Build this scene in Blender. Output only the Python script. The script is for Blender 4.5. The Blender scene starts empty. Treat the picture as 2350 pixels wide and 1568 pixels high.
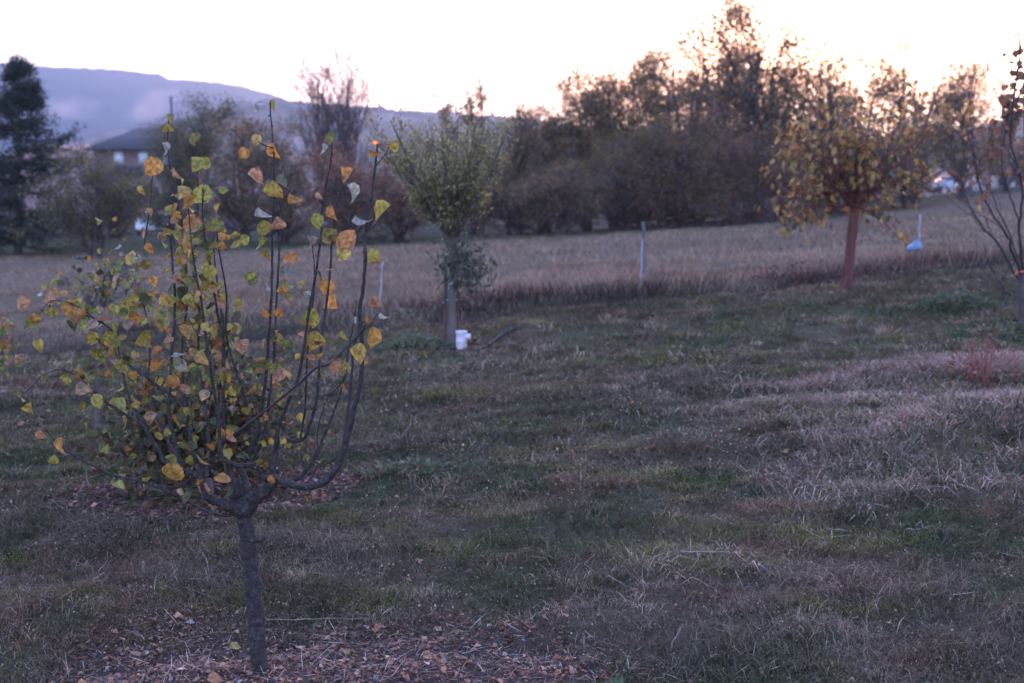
import bpy, math, random
import numpy as np
from mathutils import Vector

rng = np.random.default_rng(7)
random.seed(7)
SC = bpy.context.scene
COL = SC.collection

# ------------------------------------------------------------------ camera, sky, sun, exposure
PITCH = math.radians(5.716)
FPX = 2837.0                      # focal length in pixels of a 2350-wide frame
CAMZ = 2.0
cd = bpy.data.cameras.new("camera")
cd.sensor_width = 36.0
cd.lens = 36.0 * FPX / 2350.0
cd.clip_start = 0.05
cd.clip_end = 20000
cd.dof.use_dof = True
cd.dof.focus_distance = 5.6
cd.dof.aperture_fstop = 2.5
cam = bpy.data.objects.new("camera", cd)
COL.objects.link(cam)
cam.location = (0, 0, CAMZ)
cam.rotation_euler = (math.pi / 2 - PITCH, 0, 0)
SC.camera = cam

SUN_EL = math.radians(1.6)
SUN_AZ = math.radians(14.5)       # to the right of the view axis (+Y)
w = bpy.data.worlds.new("World")
SC.world = w
w.use_nodes = True
nt = w.node_tree
nt.nodes.clear()
sky = nt.nodes.new("ShaderNodeTexSky")
sky.sky_type = 'NISHITA'
sky.sun_disc = False
sky.sun_elevation = SUN_EL
sky.sun_rotation = SUN_AZ
sky.altitude = 300
sky.air_density = 1.0
sky.dust_density = 4.5
sky.ozone_density = 2.6
bgn = nt.nodes.new("ShaderNodeBackground")
bgn.inputs['Strength'].default_value = 0.15
wo = nt.nodes.new("ShaderNodeOutputWorld")
nt.links.new(sky.outputs[0], bgn.inputs[0])
nt.links.new(bgn.outputs[0], wo.inputs[0])

sl = bpy.data.lights.new("sun", 'SUN')
sl.energy = 1.0
sl.angle = math.radians(0.5)
sl.color = (1.0, 0.60, 0.28)
so = bpy.data.objects.new("sun", sl)
COL.objects.link(so)
sd = Vector((math.sin(SUN_AZ) * math.cos(SUN_EL), math.cos(SUN_AZ) * math.cos(SUN_EL), math.sin(SUN_EL)))
so.rotation_euler = sd.to_track_quat('Z', 'Y').to_euler()
so.location = (0, 0, 50)

SC.view_settings.view_transform = 'Standard'
SC.view_settings.look = 'None'
SC.view_settings.gamma = 1.0
SC.view_settings.use_curve_mapping = False
SC.view_settings.use_white_balance = True
SC.view_settings.white_balance_temperature = 7700
SC.view_settings.white_balance_tint = 53
SC.view_settings.exposure = 5.4
SC.cycles.max_bounces = 5
SC.cycles.diffuse_bounces = 2
SC.cycles.glossy_bounces = 1
SC.cycles.transmission_bounces = 3
SC.cycles.transparent_max_bounces = 6
SC.cycles.volume_bounces = 0
SC.cycles.use_denoising = True

# ------------------------------------------------------------------ helpers
def at(px, py, Y):
    """point at depth Y (metres along +Y) seen at pixel px,py of a 2350x1568 frame"""
    v = (784.0 - py) / FPX
    u = (px - 1175.0) / FPX
    dy = math.cos(PITCH) + v * math.sin(PITCH)
    dz = -math.sin(PITCH) + v * math.cos(PITCH)
    k = Y / dy
    return np.array([u * k, Y, CAMZ + dz * k])

def _hash(ix, iy, seed):
    h = (ix * 374761393 + iy * 668265263 + seed * 982451653) & 0x7fffffff
    h = ((h ^ (h >> 13)) * 1274126177) & 0x7fffffff
    return ((h ^ (h >> 16)) & 0xffff) / 65535.0

def vn(x, y, seed=0):
    x = np.asarray(x, float); y = np.asarray(y, float)
    ix = np.floor(x).astype(np.int64); iy = np.floor(y).astype(np.int64)
    fx = x - ix; fy = y - iy
    fx = fx * fx * (3 - 2 * fx); fy = fy * fy * (3 - 2 * fy)
    a = _hash(ix, iy, seed); b = _hash(ix + 1, iy, seed)
    c = _hash(ix, iy + 1, seed); d = _hash(ix + 1, iy + 1, seed)
    return (a * (1 - fx) + b * fx) * (1 - fy) + (c * (1 - fx) + d * fx) * fy

def fbm(x, y, seed=0, o=4):
    s = 0; a = 1; t = 0
    for k in range(o):
        s = s + a * vn(x * 2**k + 17.3 * k, y * 2**k + 5.1 * k, seed + k); t += a; a *= 0.5
    return s / t

def smooth(a, b, t):
    t = np.clip((t - a) / (b - a), 0, 1)
    return t * t * (3 - 2 * t)

KY = np.array([-40, 0, 3, 5, 7.8, 10, 13, 15.5, 18, 22, 30, 45, 60, 110, 160, 400, 7000], float)
KZ = np.array([-2.4, -2.15, -2.07, -2.005, -1.70, -1.53, -1.36, -1.15, -1.02, -.92, -.76, -.65, -.6, -.5, -.6, -2, -10], float)
KS = np.array([.02, .02, .03, .035, .04, .045, .052, .058, .052, .048, .046, .049, .046, .042, .03, .0, .0], float)
KQ = np.array([0, 0, 0, 0, 0, 0, 0, 0, .0002, .0004, .0009, .00175, .0012, .0007, .0002, 0, 0], float)

def base_ground(x, y):
    x = np.asarray(x, float); y = np.asarray(y, float)
    lim = 0.52 * np.maximum(y, 0) + 7
    xc = lim * np.tanh(x / lim * 0.9) / 0.9
    xc = np.where(np.abs(x) < 0.42 * np.maximum(y, 1), x, np.clip(x, -lim, lim))
    return CAMZ + np.interp(y, KY, KZ) + np.interp(y, KY, KS) * xc + np.interp(y, KY, KQ) * xc * xc

def edge_y(x):      # where the mown plot ends and the rough grass begins
    return np.interp(x, [-12, -5.8, -.4, 4.4, 7.5, 14], [13.7, 14.5, 15.4, 16.6, 18.4, 21.5]) + 0.25 * (vn(np.asarray(x) * .9, np.asarray(x) * 0, 3) - .5)

def bumps(x, y):
    near = 1 - smooth(40, 90, y)
    b = (fbm(x * 0.7 + y * .12, y * 1.9 - x * .25, 11, 3) - .5) * .18
    b = b + (fbm(x * 2.6, y * 4.4, 12, 3) - .5) * .11
    e = y - edge_y(x)
    b = b - .12 * np.exp(-((e + .1) / .28) ** 2)              # shallow furrow along the edge
    b = b + .20 * np.exp(-(((x - 3.6) / 1.6) ** 2 + ((y - 8.8 - .16 * (x - 4.0)) / .42) ** 2))   # heap of cut grass
    b = b + .10 * np.exp(-(((x - 4.0) / 1.2) ** 2 + ((y - 10.4) / .4) ** 2))
    b = b + .13 * np.exp(-((y - 21.2 - .12 * x) / .35) ** 2) * smooth(-2, -6, x)
    return b * near

def ground(x, y):
    return base_ground(x, y) + bumps(x, y)

def mesh_from(name, V, F, mat, parent=None, cols=None, smoothf=False, loops=None):
    """V (n,3); F (m,k) int array or list of arrays with different k"""
    me = bpy.data.meshes.new(name)
    V = np.ascontiguousarray(V, dtype=np.float32)
    if isinstance(F, np.ndarray): F = [F]
    F = [f for f in F if len(f)]
    nl = sum(f.size for f in F); nf = sum(len(f) for f in F)
    me.vertices.add(len(V)); me.vertices.foreach_set("co", V.ravel())
    me.loops.add(nl); me.polygons.add(nf)
    me.loops.foreach_set("vertex_index", np.concatenate([f.ravel() for f in F]).astype(np.int32))
    tot = np.concatenate([np.full(len(f), f.shape[1]) for f in F])
    st = np.concatenate([[0], np.cumsum(tot)[:-1]])
    me.polygons.foreach_set("loop_start", st.astype(np.int32))
    me.polygons.foreach_set("loop_total", tot.astype(np.int32))
    if smoothf: me.polygons.foreach_set("use_smooth", np.ones(nf, dtype=bool))
    if cols is not None:
        c = np.ones((len(V), 4), np.float32); c[:, :3] = cols
        a = me.color_attributes.new("Col", 'FLOAT_COLOR', 'POINT')
        a.data.foreach_set("color", c.ravel())
    me.update(calc_edges=True)
    o = bpy.data.objects.new(name, me)
    if mat: me.materials.append(mat)
    COL.objects.link(o)
    if parent is not None:
        o.parent = parent
        o.matrix_parent_inverse = parent.matrix_basis.inverted()
    return o

def tag(o, label=None, cat=None, group=None, kind=None):
    if label: o['label'] = label
    if cat: o['category'] = cat
    if group: o['group'] = group
    if kind: o['kind'] = kind
    return o

def empty(name, loc, label=None, cat=None, group=None):
    o = bpy.data.objects.new(name, None)
    o.location = [float(v) for v in loc]
    o.empty_display_size = .2
    COL.objects.link(o)
    return tag(o, label, cat, group)

# ------------------------------------------------------------------ materials
def newmat(name):
    m = bpy.data.materials.new(name); m.use_nodes = True
    n = m.node_tree; n.nodes.clear()
    out = n.nodes.new("ShaderNodeOutputMaterial")
    return m, n, out

def noise_mat(name, stops, scale=4, detail=6, rough=.9, bump=.3, bscale=None, stretch=(1, 1, 1), metallic=0, spec=.3):
    m, n, out = newmat(name)
    tc = n.nodes.new("ShaderNodeTexCoord"); mp = n.nodes.new("ShaderNodeMapping")
    mp.inputs['Scale'].default_value = stretch
    n.links.new(tc.outputs['Object'], mp.inputs[0])
    t = n.nodes.new("ShaderNodeTexNoise"); t.inputs['Scale'].default_value = scale; t.inputs['Detail'].default_value = detail
    t.inputs['Roughness'].default_value = .65
    n.links.new(mp.outputs[0], t.inputs['Vector'])
    r = n.nodes.new("ShaderNodeValToRGB")
    while len(r.color_ramp.elements) < len(stops): r.color_ramp.elements.new(.5)
    for e, (p, c) in zip(r.color_ramp.elements, stops):
        e.position = p; e.color = (*c, 1)
    n.links.new(t.outputs['Fac'], r.inputs[0])
    b = n.nodes.new("ShaderNodeBsdfPrincipled")
    b.inputs['Roughness'].default_value = rough; b.inputs['Metallic'].default_value = metallic
    b.inputs['Specular IOR Level'].default_value = spec
    n.links.new(r.outputs[0], b.inputs['Base Color'])
    if bump:
        t2 = n.nodes.new("ShaderNodeTexNoise"); t2.inputs['Scale'].default_value = bscale or scale * 4
        t2.inputs['Detail'].default_value = 4
        n.links.new(mp.outputs[0], t2.inputs['Vector'])
        bp = n.nodes.new("ShaderNodeBump"); bp.inputs['Strength'].default_value = bump; bp.inputs['Distance'].default_value = .02
        n.links.new(t2.outputs['Fac'], bp.inputs['Height']); n.links.new(bp.outputs[0], b.inputs['Normal'])
    n.links.new(b.outputs[0], out.inputs[0])
    return m

def attr_mat(name, rough=.8, trans=.0, nscale=0, spec=.2, namt=.35):
    m, n, out = newmat(name)
    a = n.nodes.new("ShaderNodeAttribute"); a.attribute_name = "Col"
    col = a.outputs['Color']
    if nscale:
        tc = n.nodes.new("ShaderNodeTexCoord")
        t = n.nodes.new("ShaderNodeTexNoise"); t.inputs['Scale'].default_value = nscale; t.inputs['Detail'].default_value = 3
        n.links.new(tc.outputs['Object'], t.inputs['Vector'])
        mr = n.nodes.new("ShaderNodeMapRange"); mr.inputs[1].default_value = .3; mr.inputs[2].default_value = .7
        mr.inputs[3].default_value = 1 - namt; mr.inputs[4].default_value = 1 + namt
        n.links.new(t.outputs['Fac'], mr.inputs[0])
        mx = n.nodes.new("ShaderNodeVectorMath"); mx.operation = 'SCALE'
        n.links.new(col, mx.inputs[0]); n.links.new(mr.outputs[0], mx.inputs['Scale'])
        col = mx.outputs[0]
    b = n.nodes.new("ShaderNodeBsdfPrincipled")
    b.inputs['Roughness'].default_value = rough; b.inputs['Specular IOR Level'].default_value = spec
    n.links.new(col, b.inputs['Base Color'])
    if trans > 0:
        tr = n.nodes.new("ShaderNodeBsdfTranslucent"); n.links.new(col, tr.inputs[0])
        ms = n.nodes.new("ShaderNodeMixShader"); ms.inputs[0].default_value = trans
        n.links.new(b.outputs[0], ms.inputs[1]); n.links.new(tr.outputs[0], ms.inputs[2])
        n.links.new(ms.outputs[0], out.inputs[0])
    else:
        n.links.new(b.outputs[0], out.inputs[0])
    return m

M = {}
M['leaf'] = attr_mat('autumn_leaf', .55, .42, 55, .35, .55)
M['far_leaf'] = attr_mat('distant_leaf', .8, .6, 0, .1)
M['needle'] = attr_mat('needle', .8, .1, 0, .1)
M['grass'] = attr_mat('grass_blade', .8, .3, 0, .1)
M['litter'] = attr_mat('litter', .9, .0, 0, .1)
M['hill'] = attr_mat('hill_wood', .95, 0, .012, .0, .35)
M['bark'] = noise_mat('bark_near', [(.34, (.022, .017, .016)), (.56, (.052, .041, .037)), (.74, (.13, .105, .095))], 48, 9, .85, 1.0, 90, (1, 1, .8))
M['bark_shoot'] = noise_mat('bark_shoot', [(.3, (.015, .009, .010)), (.6, (.042, .024, .025)), (.8, (.12, .085, .08))], 40, 5, .6, .3, 80, (1, 1, .4))
M['bark_grey'] = noise_mat('bark_grey', [(.3, (.05, .04, .036)), (.7, (.16, .13, .11))], 12, 8, .9, .7, 50, (1, 1, .3))
M['bark_red'] = noise_mat('bark_red', [(.25, (.05, .018, .016)), (.55, (.17, .052, .042)), (.8, (.30, .12, .09))], 8, 6, .85, .6, 40, (1, 1, .25))
M['bark_dark'] = noise_mat('bark_dark', [(.3, (.045, .032, .03)), (.7, (.12, .085, .08))], 6, 4, .95, .4, 30)

m, n, out = newmat('soil_and_thatch')
tc = n.nodes.new("ShaderNodeTexCoord")
at_ = n.nodes.new("ShaderNodeAttribute"); at_.attribute_name = "Col"
t1 = n.nodes.new("ShaderNodeTexNoise"); t1.inputs['Scale'].default_value = 14; t1.inputs['Detail'].default_value = 8; t1.inputs['Roughness'].default_value = .75
n.links.new(tc.outputs['Object'], t1.inputs['Vector'])
mr = n.nodes.new("ShaderNodeMapRange"); mr.inputs[1].default_value = .3; mr.inputs[2].default_value = .72; mr.inputs[3].default_value = .45; mr.inputs[4].default_value = 1.6
n.links.new(t1.outputs['Fac'], mr.inputs[0])
mx = n.nodes.new("ShaderNodeVectorMath"); mx.operation = 'SCALE'
n.links.new(at_.outputs['Color'], mx.inputs[0]); n.links.new(mr.outputs[0], mx.inputs['Scale'])
b = n.nodes.new("ShaderNodeBsdfPrincipled"); b.inputs['Roughness'].default_value = 1; b.inputs['Specular IOR Level'].default_value = 0
n.links.new(mx.outputs[0], b.inputs['Base Color'])
bp = n.nodes.new("ShaderNodeBump"); bp.inputs['Strength'].default_value = .8; bp.inputs['Distance'].default_value = .03
n.links.new(t1.outputs['Fac'], bp.inputs['Height']); n.links.new(bp.outputs[0], b.inputs['Normal'])
n.links.new(b.outputs[0], out.inputs[0])
M['soil'] = m

# ------------------------------------------------------------------ zones and colours of the ground
T1 = at(600, 1560, 5.25); T1[2] = ground(T1[0], T1[1])
T2XY = (-1.93, 7.8)
T5XY = (-0.64, 13.2)
def mulch(x, y):
    n_ = .35 * (fbm(x * 2.2, y * 2.2, 31, 3) - .5)
    a = smooth(1.0, .55, np.sqrt(((x - T1[0] - .25) / 1.75) ** 2 + ((y - 5.1) / 1.02) ** 2) + n_)
    b_ = smooth(1.0, .6, np.sqrt(((x - T2XY[0]) / 1.15) ** 2 + ((y - T2XY[1]) / .62) ** 2) + n_)
    c = smooth(1.0, .5, np.sqrt(((x - T5XY[0] + .1) / 1.1) ** 2 + ((y - T5XY[1]) / .55) ** 2) + n_) * .55
    return np.maximum(np.maximum(a, b_), c)

def straw(x, y):
    n_ = .9 * (fbm(x * 1.4, y * 2.4, 41, 3) - .5)
    a1 = smooth(1.25, .35, np.sqrt(((x - 4.3) / 2.1) ** 2 + ((y - 10.35 - .10 * (x - 4.3)) / .42) ** 2) + n_)
    a2 = smooth(1.25, .35, np.sqrt(((x - 4.0) / 2.0) ** 2 + ((y - 8.75 - .16 * (x - 4.0)) / .50) ** 2) + n_)
    a3 = .32 * smooth(1.2, .5, np.sqrt(((x - 3.7) / 2.2) ** 2 + ((y - 9.2) / 1.6) ** 2) + n_)
    a = np.maximum(np.maximum(a1, a2), a3)
    b_ = smooth(1.1, .4, np.sqrt(((x - .9) / .9) ** 2 + ((y - 6.1) / .5) ** 2) + n_) * .10
    c = smooth(1.0, .4, np.sqrt(((x - 2.3) / .9) ** 2 + ((y - 7.6) / .7) ** 2) + n_) * .25
    return np.maximum(np.maximum(a, b_), c)

def lerp(a, b, t):
    return np.asarray(a) * (1 - t[..., None]) + np.asarray(b) * t[..., None]

def ground_col(x, y):
    n1 = fbm(x * .6, y * 1.4, 51, 4)
    c = lerp((.055, .055, .030), (.095, .078, .050), smooth(.35, .65, n1))
    c = lerp(c, np.broadcast_to((.15, .105, .075), c.shape), smooth(0, 1, y - edge_y(x)) * .8)
    c = lerp(c, np.broadcast_to((.085, .055, .048), c.shape), mulch(x, y))
    c = lerp(c, np.broadcast_to((.19, .135, .095), c.shape), straw(x, y) * .7)
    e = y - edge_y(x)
    c = lerp(c, np.broadcast_to((.04, .03, .028), c.shape), np.exp(-((e) / .3) ** 2) * .8)  # shade at the foot of the tall grass, painted into the soil colour
    c = lerp(c, np.broadcast_to((.055, .06, .035), c.shape), smooth(33, 40, y) * smooth(6, -6, x) )
    c = lerp(c, np.broadcast_to((.05, .05, .035), c.shape), smooth(45, 60, y))
    return c

# ------------------------------------------------------------------ ground sheet
ys = [-60, -40, -25, -15, -8, -4, -2, 0, 1, 1.8]
y = 2.2
while y < 60: ys.append(y); y *= 1.0085
while y < 9000: ys.append(y); y *= 1.06
ys = np.array(ys)
us = np.linspace(-1, 1, 301)
X = us[None, :] * (np.maximum(ys, 0)[:, None] * .75 + 10)
Yg = np.repeat(ys[:, None], len(us), 1)
Z = ground(X, Yg)
V = np.stack([X, Yg, Z], -1).reshape(-1, 3)
ny, nx = X.shape
ii = np.arange(ny - 1)[:, None] * nx + np.arange(nx - 1)[None, :]
F = np.stack([ii, ii + 1, ii + 1 + nx, ii + nx], -1).reshape(-1, 4)
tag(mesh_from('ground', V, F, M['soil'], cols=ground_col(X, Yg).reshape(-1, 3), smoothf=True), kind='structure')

# ------------------------------------------------------------------ hills
def hill(name, Yr, Y0, Yb, prof, nxs, nys, xr, bump, bsc, colf, seed):
    px = np.array([p[0] for p in prof], float); py = np.array([p[1] for p in prof], float)
    xs = np.linspace(*xr, nxs)
    pxr = 1175 + xs / Yr * FPX * math.cos(PITCH)
    top = CAMZ + (500 - np.interp(pxr, px, py)) / FPX * Yr
    yy = np.concatenate([np.linspace(Y0, Yr * .9, nys // 2), np.linspace(Yr * .9, Yr * 1.02, nys // 2)[1:], np.linspace(Yr * 1.02, Yb, 8)[1:]])
    Xh, Yh = np.meshgrid(xs, yy)
    T = np.repeat(top[None, :], len(yy), 0)
    sl = np.clip((Yh - Y0) / (Yr - Y0), 0, 1)
    r = np.where(Yh < Yr, sl ** 1.35, 1 - .8 * smooth(Yr, Yb, Yh))
    n1 = fbm(Xh / (Yr * .09), Yh / (Yr * .09), seed, 4) - .5
    Zh = T * r + n1 * Yr * .018 * (4 * r * (1 - r)) - 8
    Zh = Zh + 8 * smooth(0, .5, r)
    can = (vn(Xh / bsc, Yh / bsc, seed + 5) ** 1.5 + .6 * vn(Xh / bsc * 2.3, Yh / bsc * 2.3, seed + 6)) * bump
    Zh = Zh + can - bump * .8
    Vh = np.stack([Xh, Yh, Zh], -1).reshape(-1, 3)
    a, b2 = Xh.shape
    jj = np.arange(a - 1)[:, None] * b2 + np.arange(b2 - 1)[None, :]
    Fh = np.stack([jj, jj + 1, jj + 1 + b2, jj + b2], -1).reshape(-1, 4)
    tag(mesh_from(name, Vh, Fh, M['hill'], cols=colf(Xh, Yh).reshape(-1, 3)), kind='structure')

def colA(x, y):
    n1 = fbm(x / 90, y / 60, 61, 5); n2 = fbm(x / 14, y / 20, 66, 3)
    c = lerp((.05, .045, .03), (.16, .115, .09), smooth(.3, .7, n1 * .6 + n2 * .4))
    return lerp(c, np.broadcast_to((.22, .18, .16), c.shape), smooth(.56, .70, n2) * smooth(.45, .62, n1) * smooth(-450, -150, x))
def colB(x, y):
    n1 = fbm(x / 210, y / 150, 71, 5)
    return lerp((.018, .028, .028), (.045, .052, .048), smooth(.35, .65, n1))

hill('wooded_hill', 850, 330, 1500,
     [(-1500, 330), (0, 350), (190, 335), (300, 300), (345, 292), (400, 288), (480, 270), (560, 241), (640, 232), (700, 241), (870, 250), (920, 258), (1000, 262),
      (1200, 275), (1300, 290), (1500, 305), (1700, 322), (1900, 320), (2100, 316), (2200, 305), (2260, 285), (2350, 265), (2700, 215), (3600, 260)],
     520, 120, (-816, 765), 3.2, 4.6, colA, 81)
hill('blue_mountain', 1650, 1050, 2900,
     [(-2500, 260), (-600, 170), (0, 150), (130, 160), (300, 168), (378, 176), (392, 188), (470, 190), (540, 200), (600, 212), (700, 245), (900, 290), (1300, 380), (2000, 420), (3500, 440)],
     420, 90, (-1780, 1190), 4.0, 11.0, colB, 91)

# ------------------------------------------------------------------ tubes and growth
def resample(P, K):
    """Catmull-Rom through points P -> K points"""
    P = np.asarray(P, float)
    n_ = len(P)
    E = np.vstack([2 * P[0] - P[1], P, 2 * P[-1] - P[-2]])
    t = np.linspace(0, n_ - 1 - 1e-6, K)
    i = t.astype(int); f = (t - i)[:, None]
    p0, p1, p2, p3 = E[i], E[i + 1], E[i + 2], E[i + 3]
    return .5 * (2 * p1 + (p2 - p0) * f + (2 * p0 - 5 * p1 + 4 * p2 - p3) * f**2 + (3 * p1 - p0 - 3 * p2 + p3) * f**3)

def tubes(P, R, sides=5):
    """P (M,K,3), R (M,K) -> V, F"""
    Mn, K, _ = P.shape
    T = np.gradient(P, axis=1)
    T /= np.linalg.norm(T, axis=2, keepdims=True) + 1e-9
    ref = np.zeros_like(T); m0 = np.abs(T.mean(1))
    ax = np.argmin(m0, 1)
    ref[np.arange(Mn), :, ax] = 1
    A = np.cross(T, ref); A /= np.linalg.norm(A, axis=2, keepdims=True) + 1e-9
    B = np.cross(T, A)
    th = np.linspace(0, 2 * np.pi, sides, endpoint=False)
    V = P[:, :, None, :] + R[:, :, None, None] * (A[:, :, None, :] * np.cos(th)[None, None, :, None] + B[:, :, None, :] * np.sin(th)[None, None, :, None])
    b0 = (np.arange(Mn) * K * sides)[:, None, None]
    r = np.arange(K - 1)[None, :, None] * sides
    s = np.arange(sides)[None, None, :]; s2 = (s + 1) % sides
    Fq = np.stack([b0 + r + s, b0 + r + s2, b0 + r + sides + s2, b0 + r + sides + s], -1).reshape(-1, 4)
    return V.reshape(-1, 3), Fq

class Buf:
    def __init__(s): s.V = []; s.F = []; s.C = []; s.n = 0
    def add(s, V, F, C=None):
        s.V.append(V)
        for f in (F if isinstance(F, list) else [F]): s.F.append(f + s.n)
        if C is not None: s.C.append(np.broadcast_to(C, (len(V), 3)))
        s.n += len(V)
    def build(s, name, mat, parent=None, sm=False):
        return mesh_from(name, np.concatenate(s.V), s.F, mat, parent, np.concatenate(s.C) if s.C else None, sm)

def unit(v): return v / (np.linalg.norm(v, axis=-1, keepdims=True) + 1e-9)

def grow(P, R, n_, tr, length, ang, up, wig, K=6, rs=.6, tend=.25, taper_len=True, g=rng):
    Mn, Kp, _ = P.shape
    idx = g.integers(0, Mn, n_)
    t = g.uniform(tr[0], tr[1], n_) * (Kp - 1.001)
    i = t.astype(int); f = (t - i)[:, None]
    st = P[idx, i] * (1 - f) + P[idx, i + 1] * f
    tan = unit(P[idx, i + 1] - P[idx, i])
    r0 = (R[idx, i] * (1 - f[:, 0]) + R[idx, i + 1] * f[:, 0]) * rs
    q = unit(np.cross(tan, g.normal(size=(n_, 3))))
    a = np.radians(g.uniform(ang[0], ang[1], n_))[:, None]
    d = np.cos(a) * tan + np.sin(a) * q
    L = g.uniform(length[0], length[1], n_)
    if taper_len: L = L * (1.15 - .55 * t / (Kp - 1))
    pts = [st]
    for k in range(K - 1):
        d = unit(d + np.array([0, 0, up]) / K + g.normal(size=(n_, 3)) * wig)
        pts.append(pts[-1] + d * (L / (K - 1))[:, None])
    Pn = np.stack(pts, 1)
    Rn = r0[:, None] * np.linspace(1, tend, K)[None, :]
    return Pn, Rn

def leaf_quads(C, size, cols, droop=.0, g=rng, flat=None, asp=.55):
    """simple folded rhombus leaves: 4 verts, 2 tris; C centres (n,3); size (n,)"""
    n_ = len(C)
    d = unit(g.normal(size=(n_, 3)) + np.array([0, 0, -droop]))
    s = unit(np.cross(d, g.normal(size=(n_, 3))))
    nn = np.cross(d, s)
    sz = size[:, None]
    v0 = C - d * sz * .5; v2 = C + d * sz * .5
    v1 = C + s * sz * asp * .5 + nn * sz * .12; v3 = C - s * sz * asp * .5 + nn * sz * .12
    V = np.stack([v0, v1, v2, v3], 1).reshape(-1, 3)
    b_ = np.arange(n_)[:, None] * 4
    F = np.concatenate([b_ + np.array([0, 1, 2]), b_ + np.array([0, 2, 3])])
    return V, F, np.repeat(cols, 4, 0)

def pick_cols(pal, wts, n_, var=.18, g=rng):
    pal = np.array(pal, float); wts = np.array(wts, float); wts /= wts.sum()
    i = g.choice(len(pal), n_, p=wts)
    return np.clip(pal[i] * (1 + g.normal(size=(n_, 1)) * var), .004, 1)

# ------------------------------------------------------------------ background trees
def wild_tree(name, px, Y, top_py, spread_px, label, pal, wts, nleaf=5000, leaf=.09, habit='round', seed=1, stems=3,
              low=.15, group='wild trees and shrubs along the far edge of the field', bark='bark_dark', lean=0., asp=.55, cat='tree', twigs=1500, clump=.22, basepx=None):
    g = np.random.default_rng(seed)
    tp = at(px, top_py, Y)
    bx = at(basepx if basepx is not None else px, 500, Y)[0]
    bz = float(base_ground(bx, Y)) - .05
    H = tp[2] - bz
    W = spread_px / FPX * Y * .56
    root = empty(name, (bx, Y, bz), label, cat, group)
    # stems
    K = 9
    S = []
    for k in range(stems):
        a = g.uniform(0, 2 * np.pi)
        sp = (0.25 + .75 * k / max(stems - 1, 1)) if stems > 1 else 0
        if habit == 'vase': sp *= .8
        e = np.array([bx + (tp[0] - bx) * (1 - sp * .5) + math.cos(a) * W * .55 * sp, Y + math.sin(a) * W * .55 * sp, bz + H * g.uniform(.86, .98) * (1 - .16 * sp)])
        b0 = np.array([bx + math.cos(a) * .12 * (stems > 1), Y + math.sin(a) * .12 * (stems > 1), bz])
        mid = b0 * .5 + e * .5 + np.array([g.normal() * .08 * W, g.normal() * .08 * W, H * .05])
        S.append(resample([b0, b0 * .75 + mid * .25 + np.array([0, 0, .05 * H]), mid, e], K) + np.vstack([[0, 0, 0], g.normal(size=(K - 1, 3)) * .012 * H]))
    P0 = np.array(S); R0 = np.linspace(1, .22, K)[None, :] * (H * .016 + .02) * (.6 if habit == 'vase' else 1) * g.uniform(.7, 1.1, (stems, 1))
    bt = Buf()
    bt.add(*tubes(P0, R0, 6))
    trunk = bt.build('trunk', M[bark], root, True)
    up = {'round': .35, 'vase': 1.2, 'wide': .1, 'weep': -.2}[habit]
    ang = {'round': (35, 75), 'vase': (12, 38), 'wide': (50, 85), 'weep': (40, 80)}[habit]
    P1, R1 = grow(P0, R0, int(16 + 7 * stems), (low, .95), (W * .8, W * 1.3), ang, up, .12, 7, .5, g=g)
    P2, R2 = grow(P1, R1, twigs // 4, (.15, 1), (W * .25, W * .5), (25, 60), up * .8, .16, 5, .55, g=g)
    P3, R3 = grow(P2, R2, twigs, (.1, 1), (W * .08, W * .24), (20, 60), up * .6, .2, 4, .6, g=g)
    R2 = np.maximum(R2, .009); R3 = np.maximum(R3, .006)
    bb = Buf()
    for P, R, s in ((P1, R1, 5), (P2, R2, 4), (P3, R3, 3)): bb.add(*tubes(P, R, s))
    bb.build('branches', M[bark], root)
    # leaves gathered on twigs, in clumps so that gaps stay open
    nleaf = int(nleaf * ((.85 if name == 'shrub' else 1.1) if leaf < .115 else .8))
    if nleaf:
        bare = g.random(len(P2)) < .22
        nc = max(40, nleaf // 16)
        src = P3 if nc < len(P3) * 3 else P3
        wz = np.clip((src[:, 0, 2] - bz) / H, .03, 1) ** (.8 if name != 'shrub' else .4)
        ci = g.choice(len(src), nc, p=wz / wz.sum()); kk = g.integers(1, src.shape[1], nc)
        cc = src[ci, kk]
        k2 = g.integers(0, nc, nleaf)
        C = cc[k2] + g.normal(size=(nleaf, 3)) * clump * np.array([1, 1, .8]) * min(1, W * .6)
        C = C[C[:, 2] > bz + .1]
        tone = 1 + .35 * (g.random(nc) - .5)
        cols = pick_cols(pal, wts, len(C), .22, g)
        V, F, Cc = leaf_quads(C, g.uniform(.6, 1.3, len(C)) * leaf * (1 if leaf < .115 else .9), cols, .5, g, asp=asp)
        mesh_from('foliage', V, F, M['far_leaf'], root, Cc)
    return root

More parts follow.
